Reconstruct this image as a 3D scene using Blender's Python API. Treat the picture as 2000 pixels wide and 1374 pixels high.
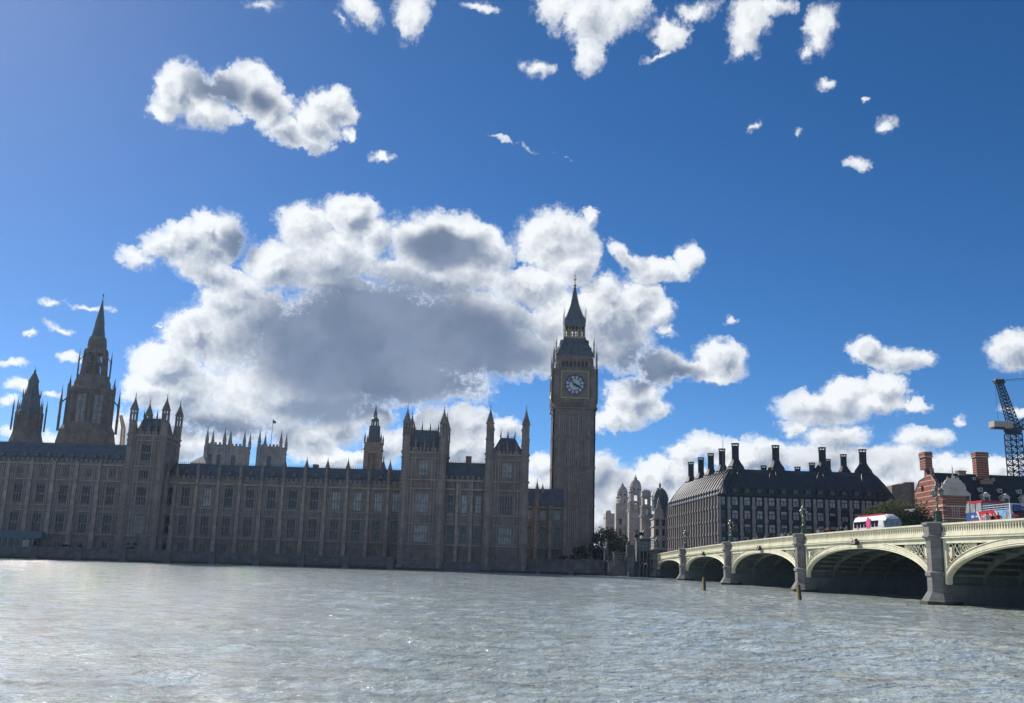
import bpy, bmesh, math, random
import numpy as np
from mathutils import Vector, Matrix
random.seed(7)
R = math.radians
scene = bpy.context.scene
for o in list(bpy.data.objects):
    bpy.data.objects.remove(o)
C = scene.collection

# ------------------------------------------------------------------ camera
FPX, PITCH, ROLL, EYE = 1900.0, R(12.1), R(1.7), 3.06
cF = Vector((0, math.cos(PITCH), math.sin(PITCH)))
_r0 = Vector((1, 0, 0)); _u0 = Vector((0, -math.sin(PITCH), math.cos(PITCH)))
cR = _r0*math.cos(ROLL) + _u0*math.sin(ROLL)
cU = -_r0*math.sin(ROLL) + _u0*math.cos(ROLL)
cam_d = bpy.data.cameras.new('camera')
cam = bpy.data.objects.new('camera', cam_d); C.objects.link(cam)
cam.matrix_world = Matrix(((cR.x, cU.x, -cF.x, 0), (cR.y, cU.y, -cF.y, 0), (cR.z, cU.z, -cF.z, EYE), (0, 0, 0, 1)))
cam_d.sensor_fit = 'HORIZONTAL'; cam_d.sensor_width = 36.0; cam_d.lens = 36.0*FPX/2000
cam_d.clip_start = 0.1; cam_d.clip_end = 6000
scene.camera = cam

def ray(px, py):
    return cF*FPX + cR*(px-1000) - cU*(py-687)
def at(px, py, Y):
    """photo pixel -> (x, z) on the upright plane at distance Y"""
    d = ray(px, py); t = Y/d.y
    return d.x*t, EYE + d.z*t
def AX(px, py, Y): return at(px, py, Y)[0]
def AZ(px, py, Y): return at(px, py, Y)[1]

# ------------------------------------------------------------------ render settings
scene.view_settings.view_transform = 'Standard'
scene.view_settings.look = 'None'
scene.view_settings.gamma = 1.0
scene.view_settings.exposure = 0.4
scene.render.engine = 'CYCLES'
cy = scene.cycles
cy.use_denoising = True
try: cy.denoiser = 'OPENIMAGEDENOISE'
except Exception: pass
cy.use_adaptive_sampling = True; cy.adaptive_threshold = 0.01
cy.max_bounces = 6; cy.diffuse_bounces = 3; cy.glossy_bounces = 3; cy.transmission_bounces = 4
cy.transparent_max_bounces = 8; cy.volume_bounces = 1
cy.sample_clamp_indirect = 6.0
cy.caustics_reflective = False; cy.caustics_refractive = False

# ------------------------------------------------------------------ node helper
class NT:
    def __init__(s, tree): s.t = tree; s.n = tree.nodes; s.l = tree.links
    def put(s, sock, v):
        if v is None: return
        if hasattr(v, 'is_output'): s.l.new(v, sock)
        else:
            try: sock.default_value = v
            except Exception: sock.default_value = (*v, 1.0)
    def node(s, typ, **kw):
        n = s.n.new(typ)
        for k, v in kw.items(): setattr(n, k, v)
        return n
    def math(s, op, a, b=None, c=None, clamp=False):
        n = s.node('ShaderNodeMath', operation=op, use_clamp=clamp)
        for i, v in enumerate((a, b, c)): s.put(n.inputs[i], v)
        return n.outputs[0]
    def vm(s, op, a, b=None, sc=None):
        n = s.node('ShaderNodeVectorMath', operation=op)
        s.put(n.inputs[0], a); s.put(n.inputs[1], b)
        if sc is not None: s.put(n.inputs['Scale'], sc)
        return n.outputs['Value'] if op in ('LENGTH', 'DOT_PRODUCT', 'DISTANCE') else n.outputs[0]
    def mix(s, f, a, b):
        n = s.node('ShaderNodeMix', data_type='RGBA')
        s.put(n.inputs[0], f); s.put(n.inputs[6], a); s.put(n.inputs[7], b)
        return n.outputs[2]
    def mapr(s, v, a, b, c=0.0, d=1.0, smooth=True):
        n = s.node('ShaderNodeMapRange', interpolation_type='SMOOTHSTEP' if smooth else 'LINEAR')
        for i, x in enumerate((v, a, b, c, d)): s.put(n.inputs[i], x)
        return n.outputs[0]
    def noise(s, vec, scale, detail=5, rough=0.55, dist=0.0, lac=2.0, dims='3D'):
        n = s.node('ShaderNodeTexNoise', noise_dimensions=dims)
        s.put(n.inputs['Vector'], vec); n.inputs['Scale'].default_value = scale
        n.inputs['Detail'].default_value = detail; n.inputs['Roughness'].default_value = rough
        n.inputs['Distortion'].default_value = dist; n.inputs['Lacunarity'].default_value = lac
        return n
    def vor(s, vec, scale, detail=3, rough=0.5, feat='F1', smooth=1.0, dims='2D'):
        n = s.node('ShaderNodeTexVoronoi', voronoi_dimensions=dims, feature=feat, normalize=True)
        s.put(n.inputs['Vector'], vec); n.inputs['Scale'].default_value = scale
        n.inputs['Detail'].default_value = detail; n.inputs['Roughness'].default_value = rough
        if feat == 'SMOOTH_F1': n.inputs['Smoothness'].default_value = smooth
        return n.outputs['Distance']

# ------------------------------------------------------------------ sun and sky
SUN_AZ, SUN_EL = R(-37), R(33)                      # azimuth from +Y towards +X, elevation
sun_dir = Vector((math.sin(SUN_AZ)*math.cos(SUN_EL), math.cos(SUN_AZ)*math.cos(SUN_EL), math.sin(SUN_EL)))
sd = bpy.data.lights.new('sun', 'SUN'); sd.energy = 4.4; sd.angle = R(0.5); sd.color = (1.0, 0.93, 0.83)
so = bpy.data.objects.new('sun', sd); C.objects.link(so)
so.rotation_euler = (-sun_dir).to_track_quat('-Z', 'Y').to_euler()
so.location = sun_dir*400

world = bpy.data.worlds.new('World'); scene.world = world; world.use_nodes = True
W = NT(world.node_tree); W.n.clear()
def azel(px, py):
    d = ray(px, py)
    return (math.atan2(d.x, d.y)*10, math.atan2(d.z, math.hypot(d.x, d.y))*10)
# cumulus masses: (column, row, half width, half height, turn in degrees), read off the photograph, held as compass bearing and height in the sky
CLOUDS = [
 # detached cloud high on the left
 (345,185,50,56,0),(322,225,40,20,0),(380,165,50,40,0),(400,215,70,36,0),(450,170,60,36,0),(495,180,56,56,10),(530,215,56,40,0),(560,255,60,34,25),(620,235,60,38,0),(650,205,52,36,0),(682,222,26,26,0),(684,255,20,16,0),(585,282,46,16,0),(605,270,50,26,0),
 (748,304,28,15,0),
 # the long upper rank
 (262,508,52,18,8),(320,482,50,36,-15),(352,462,44,34,0),(405,450,44,40,0),(440,465,50,50,0),(400,490,70,40,0),(402,532,110,34,22),(470,562,80,30,20),
 (600,440,66,52,0),(690,430,66,52,10),(735,462,44,40,20),(640,505,120,62,0),(545,520,80,56,0),(650,560,120,30,0),
 (850,480,118,68,0),(935,480,80,56,20),(860,540,180,46,0),(1085,480,92,74,0),(1147,425,20,26,0),(1120,520,60,60,0),(1040,560,110,40,0),
 # the great dark body
 (740,650,260,120,0),(600,690,150,110,0),(900,650,190,110,0),(1000,690,130,60,0),(560,770,240,66,0),(430,820,190,56,0,.62),(620,850,140,40,0,.62),(760,740,220,54,0),
 (320,712,74,56,0),(380,650,66,50,-20),(440,650,90,80,0),(500,610,80,56,0),(350,760,90,60,0),(450,590,70,40,0),(285,760,50,40,0),
 (1000,620,70,34,0),(1100,620,90,60,0),(1190,620,120,84,0),(1245,590,56,48,0),(1140,680,130,50,0),(1295,615,36,30,0),(1310,645,28,18,0),(1180,570,60,40,0),
 (1290,712,66,42,0),(1350,725,70,24,0),(1410,705,54,46,0),(1390,742,60,16,0),
 (1225,500,58,20,32),(1285,528,66,26,0),(1345,510,34,34,0),(1265,545,40,14,0),
 (1235,780,62,52,0),(1205,815,70,30,0),(1275,795,40,30,0),
 # low rank near the roofs
 (330,870,80,46,0),(420,870,60,30,0),(600,860,76,42,0),(560,830,50,34,0),(660,830,60,40,0),(730,810,52,30,0),(750,870,50,46,0),(700,895,60,30,0),(640,890,80,30,0),
 (845,830,52,50,0),(915,830,52,56,0),(885,870,100,50,0),(985,838,46,26,0),(940,880,80,40,0),(1060,905,60,24,0),(1070,950,70,40,0),
 (1180,915,34,46,0),(1200,960,70,60,0),(1240,950,60,44,0),(1290,930,60,40,0),(1270,990,100,50,0),(1170,1010,60,50,0),
 (1390,872,84,26,0),(1470,890,110,40,0),(1340,890,50,26,0),(1330,930,60,40,0),
 (1600,800,92,38,0),(1650,775,50,40,0),(1720,760,46,30,0),(1710,790,80,26,0),(1775,790,40,14,0),(1555,835,34,18,0),
 (1600,890,100,34,0),(1640,850,80,28,0),(1720,900,110,40,0),(1800,858,60,22,0),(1850,915,90,26,0),(1780,930,90,50,0),(1930,920,90,34,0),
 (1690,690,40,30,0),(1745,706,72,28,0),(1790,704,40,18,0),(1992,690,52,40,0),(1990,795,30,12,0),
 # high scraps along the top
 (520,4,60,12,0,.72),(705,18,60,34,20,.72),(670,45,30,12,40,.72),(805,35,44,54,0,.72),(930,6,60,14,0,.72),
 (1150,40,100,60,0,.72),(1150,100,40,46,0,.72),(1090,20,70,40,0,.72),(1225,20,60,50,0,.72),(1310,70,48,44,0,.72),(1285,108,56,10,-5,.72),(1360,20,70,20,0,.72),
 (1465,50,50,66,0,.72),(1500,20,60,30,0,.72),(1445,100,22,26,0,.72),(1605,55,44,54,0,.72),(1608,162,22,16,0,.72),(1055,135,34,20,25,.72),(1030,125,20,8,40,.72),(1580,90,20,30,0,.72),
 (1680,192,24,8,0,.72),(1730,246,28,18,10,.72),(1470,252,28,11,-35,.72),(1672,318,30,15,0,.72),(1560,263,12,8,0,.72),(1425,622,20,9,0,.72),(1872,820,16,10,0,.72),
 # scraps far left
 (56,653,20,7,-10),(125,643,36,9,10),(136,694,26,9,0),(175,596,44,7,5),(112,592,22,7,0),(25,714,32,9,0),(38,758,26,16,0),(20,790,30,8,0),(100,772,22,6,0),(130,862,60,16,0),(30,850,40,12,0),(318,635,16,7,0),(240,850,30,60,0),(975,272,44,3,16,.8),(1035,288,44,3,16,.75),(1100,307,60,2,17,.6),
]
DARK = [(740,670,300,150,0,1.0),(880,680,220,120,0,.9),(600,680,110,130,0,.6),(430,835,200,40,0,.55),(870,490,110,44,0,.85),(475,490,50,56,0,.6),
        (1262,714,80,54,0,.95),(1330,730,60,30,0,.6),(425,180,86,40,0,.65),(520,205,60,40,0,.55),(880,840,70,60,0,.35),(1150,560,60,30,0,.25),(1200,660,120,40,0,.3),
        (700,800,180,44,0,.7),(1180,940,60,60,0,.45),(1600,815,130,16,0,.3),(700,440,40,30,0,.3),(640,530,80,26,0,.3),(1000,560,60,20,0,.3),(1620,900,200,40,0,.28),(1020,690,90,40,0,.6)]
tc = W.node('ShaderNodeTexCoord')
sep = W.node('ShaderNodeSeparateXYZ'); W.put(sep.inputs[0], tc.outputs['Generated'])
az = W.math('MULTIPLY', W.math('ARCTAN2', sep.outputs[0], sep.outputs[1]), 10)
el = W.math('MULTIPLY', W.math('ARCSINE', sep.outputs[2]), 10)
cmb = W.node('ShaderNodeCombineXYZ'); W.put(cmb.inputs[0], az); W.put(cmb.inputs[1], el)
P = cmb.outputs[0]
n1 = W.noise(P, 1.9, 2, 0.5)
n2 = W.noise(P, 7.0, 5, 0.62)
wp = W.vm('ADD', W.vm('MULTIPLY', W.vm('SUBTRACT', n1.outputs['Color'], (.5, .5, .5)), (.30, .24, 0)),
          W.vm('MULTIPLY', W.vm('SUBTRACT', n2.outputs['Color'], (.5, .5, .5)), (.22, .20, 0)))
Q = W.vm('MULTIPLY', W.vm('ADD', P, wp), (1, 1, 0))
def mass_group():
    g = bpy.data.node_groups.new('cloud_mass', 'ShaderNodeTree')
    g.interface.new_socket('P', in_out='INPUT', socket_type='NodeSocketVector'); g.interface.new_socket('D', in_out='OUTPUT', socket_type='NodeSocketFloat')
    G = NT(g); gi = g.nodes.new('NodeGroupInput'); go = g.nodes.new('NodeGroupOutput'); acc = None
    for c in CLOUDS:
        px, py, rx, ry, a = c[:5]
        x, y = azel(px, py); k = 10/FPX*1.22
        m = G.node('ShaderNodeMapping', vector_type='TEXTURE')
        m.inputs['Location'].default_value = (x, y, 0); m.inputs['Rotation'].default_value = (0, 0, -R(a))
        m.inputs['Scale'].default_value = ((rx+4)*k, (ry+3)*k, 1)
        G.put(m.inputs['Vector'], gi.outputs[0])
        gr = G.node('ShaderNodeTexGradient', gradient_type='SPHERICAL'); G.put(gr.inputs[0], m.outputs[0])
        pk = min(1.0, .30 + .70*math.sqrt(min(rx, ry)/50))*(c[5] if len(c) > 5 else 1)
        v = gr.outputs['Fac'] if pk > .97 else G.math('MULTIPLY', gr.outputs['Fac'], pk)
        acc = v if acc is None else G.math('MAXIMUM', acc, v)
    G.put(go.inputs[0], acc); return g
cg = mass_group()
def mass(v):
    n = W.node('ShaderNodeGroup'); n.node_tree = cg; W.put(n.inputs[0], v); return n.outputs[0]
Q2 = W.vm('ADD', P, W.vm('MULTIPLY', wp, (.55, .55, 0)))
def puff(off, det):
    v = W.vor(W.vm('ADD', Q2, off), 2.5, det, 0.68, 'F1')
    return W.math('SUBTRACT', 0.40, v)
DX, DY_ = -.060, .075
acc = mass(Q); acc1 = mass(W.vm('ADD', Q, (DX, DY_, 0)))
p0 = puff((3.1, 7.7, 0), 4.5); p1 = puff((3.1+DX, 7.7+DY_, 0), 3.0)
fine = W.math('SUBTRACT', W.noise(P, 17.0, 5, 0.68).outputs['Fac'], 0.5)
D0 = W.math('ADD', acc, W.math('ADD', W.math('MULTIPLY', p0, 0.80), W.math('MULTIPLY', fine, W.mapr(acc, .05, .6, .62, .24))))
D0 = W.math('MULTIPLY', D0, W.mapr(acc, 0.02, 0.2))
DS = W.math('ADD', acc, W.math('MULTIPLY', p0, .30))
# thick interiors
dk = None
nd = W.noise(P, 2.2, 4, 0.5)
PD = W.vm('ADD', P, W.vm('MULTIPLY', W.vm('SUBTRACT', nd.outputs['Color'], (.5, .5, .5)), (.5, .4, 0)))
for (px, py, rx, ry, a, s) in DARK:
    x, y = azel(px, py)
    m = W.node('ShaderNodeMapping', vector_type='TEXTURE')
    m.inputs['Location'].default_value = (x, y, 0); m.inputs['Rotation'].default_value = (0, 0, -R(a))
    m.inputs['Scale'].default_value = (rx*12/FPX, ry*12/FPX, 1)
    W.put(m.inputs['Vector'], W.vm('MULTIPLY', PD, (1, 1, 0)))
    gr = W.node('ShaderNodeTexGradient', gradient_type='SPHERICAL'); W.put(gr.inputs[0], m.outputs[0])
    v = W.math('MULTIPLY', gr.outputs['Fac'], s)
    dk = v if dk is None else W.math('SMOOTH_MAX', dk, v, .15)
soft = W.math('ADD', W.mapr(n1.outputs['Fac'], .38, .62, .05, .34), W.mapr(acc, .20, .60, .20, 0.0))
alpha = W.math('MULTIPLY', W.mapr(D0, 0.20, W.math('ADD', soft, .20)), W.mapr(acc, .08, .55, .45, .99))
rim = W.mapr(D0, 0.28, 0.95)
slope = W.math('ADD', W.math('MULTIPLY', W.math('SUBTRACT', acc, acc1), 1.5), W.math('MULTIPLY', W.math('SUBTRACT', p0, p1), 1.35))
lit = W.math('ADD', slope, 0.5, clamp=True)
thick = W.math('MULTIPLY', W.mapr(dk, 0.02, 0.50), W.mapr(W.math('ADD', DS, W.math('MULTIPLY', fine, .5)), .25, .55), clamp=True)
big = W.noise(Q2, 1.3, 3, 0.5).outputs['Fac']
shade = W.math('ADD', W.math('MULTIPLY', rim, W.mapr(big, .36, .62, .30, .85)), W.math('MULTIPLY', W.math('SUBTRACT', 0.50, lit), 1.15), clamp=True)
c1 = W.mix(shade, (0.76, 0.78, 0.79, 1), (0.235, 0.28, 0.365, 1))
c2 = W.mix(W.math('MULTIPLY', thick, .95), c1, W.mix(W.mapr(big, .36, .64), (0.095, 0.135, 0.22, 1), (0.165, 0.21, 0.305, 1)))
# unseen remainder of the sky: broken cloud added to brighten the shaded fronts
PV = W.vm('MULTIPLY', tc.outputs['Generated'], (1, 1, 2.2))
nb = W.noise(PV, 2.6, 5, 0.58).outputs['Fac']
out_az = W.mapr(W.math('ABSOLUTE', az), 7.0, 9.5)
ab = W.math('MULTIPLY', W.mapr(nb, .50, .60), out_az)
ab = W.math('MULTIPLY', ab, W.mapr(sep.outputs[2], 0.0, .06))
alpha = W.math('MAXIMUM', alpha, W.math('MULTIPLY', ab, .95))
c2 = W.mix(out_az, c2, W.mix(W.mapr(nb, .50, .72), (.62, .65, .70, 1), (.32, .36, .42, 1)))
sky = W.node('ShaderNodeTexSky', sky_type='NISHITA', sun_disc=False)
sky.sun_elevation = SUN_EL; sky.sun_rotation = SUN_AZ
sky.air_density = 0.55; sky.dust_density = 0.1; sky.ozone_density = 4.5; sky.altitude = 0
hs = W.node('ShaderNodeHueSaturation'); W.put(hs.inputs['Color'], sky.outputs[0])
hs.inputs['Saturation'].default_value = 1.21
bs = W.node('ShaderNodeBackground'); W.put(bs.inputs[0], hs.outputs[0]); bs.inputs[1].default_value = 0.085
bc = W.node('ShaderNodeBackground'); W.put(bc.inputs[0], c2); bc.inputs[1].default_value = 1.0
ms = W.node('ShaderNodeMixShader'); W.put(ms.inputs[0], alpha); W.put(ms.inputs[1], bs.outputs[0]); W.put(ms.inputs[2], bc.outputs[0])
wo = W.node('ShaderNodeOutputWorld'); W.put(wo.inputs[0], ms.outputs[0])
world.cycles.sampling_method = 'MANUAL'; world.cycles.sample_map_resolution = 512

# ------------------------------------------------------------------ materials
def mat(name, col, rough=0.8, vary=0.25, scale=0.6, metal=0.0, bump=0.0, bscale=6.0, stripes=None, courses=None, spec=0.4, grime=0.0, flat=False):
    m = bpy.data.materials.new(name); m.use_nodes = True
    N = NT(m.node_tree); N.n.clear()
    p = N.node('ShaderNodeBsdfPrincipled'); o = N.node('ShaderNodeOutputMaterial')
    N.put(o.inputs[0], p.outputs[0])
    p.inputs['Roughness'].default_value = rough; p.inputs['Metallic'].default_value = metal
    p.inputs['Specular IOR Level'].default_value = spec
    if flat:
        p.inputs['Base Color'].default_value = (*col, 1); return m
    g = N.node('ShaderNodeNewGeometry'); P = g.outputs['Position']
    n = N.noise(P, scale, 6, 0.62)
    a = tuple(c*(1-vary) for c in col); b = tuple(min(1, c*(1+vary)) for c in col)
    c = N.mix(N.mapr(n.outputs['Fac'], .32, .68), (*a, 1), (*b, 1))
    n2 = N.noise(P, scale*9, 3, 0.6)
    c = N.mix(N.math('MULTIPLY', N.mapr(n2.outputs['Fac'], .45, .75), .35), c, tuple(x*.7 for x in col)+(1,))
    if grime:                       # rain streaks running down the stone
        st = N.noise(N.vm('MULTIPLY', P, (1.3, 1.3, .07)), 1.0, 4, 0.6)
        c = N.mix(N.math('MULTIPLY', N.mapr(st.outputs['Fac'], .5, .72), grime), c, tuple(x*.35 for x in col)+(1,))
    sp = N.node('ShaderNodeSeparateXYZ'); N.put(sp.inputs[0], P)
    if courses:
        br = N.node('ShaderNodeTexBrick')
        xy = N.math('ADD', sp.outputs[0], sp.outputs[1])
        cb = N.node('ShaderNodeCombineXYZ'); N.put(cb.inputs[0], xy); N.put(cb.inputs[1], sp.outputs[2])
        N.put(br.inputs['Vector'], cb.outputs[0])
        br.inputs['Scale'].default_value = 1.0; br.inputs['Mortar Size'].default_value = .015*courses/.35
        br.inputs['Brick Width'].default_value = courses*2.3; br.inputs['Row Height'].default_value = courses
        br.inputs['Color1'].default_value = (1, 1, 1, 1); br.inputs['Color2'].default_value = (.8, .8, .8, 1); br.inputs['Mortar'].default_value = (.55, .55, .55, 1)
        mm = N.node('ShaderNodeMix', data_type='RGBA', blend_type='MULTIPLY'); mm.inputs[0].default_value = .8
        N.put(mm.inputs[6], c); N.put(mm.inputs[7], br.outputs['Color']); c = mm.outputs[2]
    if stripes:
        period, duty, off, scol = stripes
        fr = N.math('FRACT', N.math('DIVIDE', N.math('ADD', sp.outputs[2], off), period))
        c = N.mix(N.math('LESS_THAN', fr, duty), c, (*scol, 1))
    N.put(p.inputs['Base Color'], c)
    if bump:
        b = N.node('ShaderNodeBump'); b.inputs['Strength'].default_value = bump; b.inputs['Distance'].default_value = .05
        N.put(b.inputs['Height'], N.noise(P, bscale, 5, .6).outputs['Fac']); N.put(p.inputs['Normal'], b.outputs[0])
    return m
M = {}
M['stone'] = mat('palace_limestone', (.20, .165, .145), .9, .22, .35, bump=.5, courses=.42, grime=.5)  # darker than the carved stone: shade of deep tracery put into the colour
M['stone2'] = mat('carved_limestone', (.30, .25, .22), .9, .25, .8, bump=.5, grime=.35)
M['stone3'] = mat('tower_limestone', (.25, .205, .18), .9, .22, .35, bump=.5, courses=.42, grime=.5)
M['slate'] = mat('grey_iron_roof', (.085, .10, .125), .65, .22, .5, bump=.3, courses=.9)
M['lead'] = mat('dark_lead', (.10, .115, .13), .6, .2, .7)
M['glass'] = mat('window_glass', (.012, .016, .022), .12, .3, 2, spec=.45)
M['pale_pane'] = mat('blinds_and_sky_sheen', (.30, .325, .335), .35, .35, .9, spec=.6)  # pale panes: blinds, plus sky reflection put into the colour
M['gold'] = mat('gilding', (.36, .29, .17), .5, .2, 3, metal=.2)
M['pale'] = mat('portland_stone', (.50, .46, .43), .9, .2, .3, bump=.4, courses=.6, grime=.3)
M['abbey'] = mat('pale_abbey_stone', (.34, .32, .305), .9, .22, .3, bump=.4, courses=.6, grime=.35)
M['warm'] = mat('warm_new_stone', (.33, .255, .19), .9, .2, .5, bump=.4, courses=.4)
M['brown'] = mat('brown_tower_stone', (.22, .165, .135), .9, .25, .4, bump=.4, courses=.5, grime=.45)
M['wall'] = mat('river_wall_granite', (.14, .135, .13), .85, .3, .5, bump=.6, courses=.5, grime=.5)
M['weed'] = mat('weedy_tide_stone', (.045, .05, .032), .8, .4, 1.2, bump=.6, bscale=3)
M['granite'] = mat('pier_granite', (.205, .20, .19), .85, .2, .8, bump=.4, courses=.55, grime=.3)
M['paint'] = mat('pale_green_paint', (.68, .655, .49), .55, .10, .7, spec=.4, grime=.30)
M['paint2'] = mat('darker_green_paint', (.13, .19, .14), .6, .2, .8, grime=.3)
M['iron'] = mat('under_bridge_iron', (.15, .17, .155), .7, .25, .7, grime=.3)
M['pierwall'] = mat('grey_green_pier_side', (.12, .145, .135), .8, .15, .4, grime=.25)
M['lampgreen'] = mat('lamp_green', (.06, .12, .075), .45, .2, 4)
M['lampglass'] = mat('lantern_glass', (.30, .34, .34), .15, .2, 4, spec=.8)
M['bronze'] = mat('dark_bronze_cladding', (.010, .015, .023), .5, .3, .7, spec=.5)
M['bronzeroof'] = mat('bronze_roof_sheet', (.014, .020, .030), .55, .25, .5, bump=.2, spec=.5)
M['pstone'] = mat('sandstone_column', (.29, .265, .25), .85, .15, .9)
M['brick'] = mat('striped_red_brick', (.23, .07, .05), .9, .18, .9, stripes=(1.35, .16, .25, (.46, .36, .31)), bump=.3)
M['brickfine'] = mat('banded_red_brick', (.20, .062, .048), .9, .18, .9, stripes=(.62, .17, .1, (.42, .30, .24)), bump=.3)
M['cream'] = mat('cream_stone_trim', (.50, .45, .40), .85, .12, 1)
M['stoneblock'] = mat('brown_block', (.27, .21, .16), .9, .15, .3, courses=.5)
M['darkroof'] = mat('dark_slate_roof', (.012, .019, .03), .75, .25, .5, courses=.4)
M['copper'] = mat('grey_green_dome', (.10, .13, .125), .6, .25, 1)
M['white'] = mat('white_paint', (.72, .72, .72), .4, .04, 2)
M['red'] = mat('red_paint', (.55, .02, .04), .4, .06, 2)
M['pink'] = mat('pink_paint', (.80, .10, .28), .4, .04, 2)
M['blue'] = mat('blue_paint', (.03, .10, .32), .4, .05, 2)
M['sky'] = mat('sky_blue_print', (.22, .42, .65), .4, .3, 2)
M['maroon'] = mat('maroon_panel', (.14, .02, .03), .4, .1, 2)
M['greypanel'] = mat('grey_panel', (.36, .37, .40), .4, .1, 2)
M['black'] = mat('black_rubber', (.015, .015, .017), .6, .1, 2)
M['crane'] = mat('crane_steel', (.03, .035, .06), .6, .15, 2)
M['concrete'] = mat('pale_concrete', (.42, .38, .33), .9, .12, 2, stripes=None)
M['orange'] = mat('orange_crane_paint', (.45, .25, .08), .6, .1, 2)
M['yellow'] = mat('sunlit_yellow_paint', (.46, .35, .14), .6, .25, 3)
M['wood'] = mat('dark_timber', (.06, .05, .04), .8, .3, 2)
M['asphalt'] = mat('asphalt', (.05, .05, .052), .9, .15, 1)
M['paving'] = mat('paving', (.20, .19, .175), .9, .15, 1, courses=.6)
M['bark'] = mat('bark', (.07, .055, .04), .95, .2, 3)
M['opal'] = mat('opal_glass_dial', (.50, .54, .56), .35, .06, 1)
M['ink'] = mat('prussian_blue_ironwork', (.015, .03, .09), .5, .1, 2)
M['dialgreen'] = mat('dial_spandrel', (.19, .17, .14), .6, .3, 6)
M['steel'] = mat('galvanised_steel', (.30, .31, .32), .5, .1, 2, metal=.3)

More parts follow.
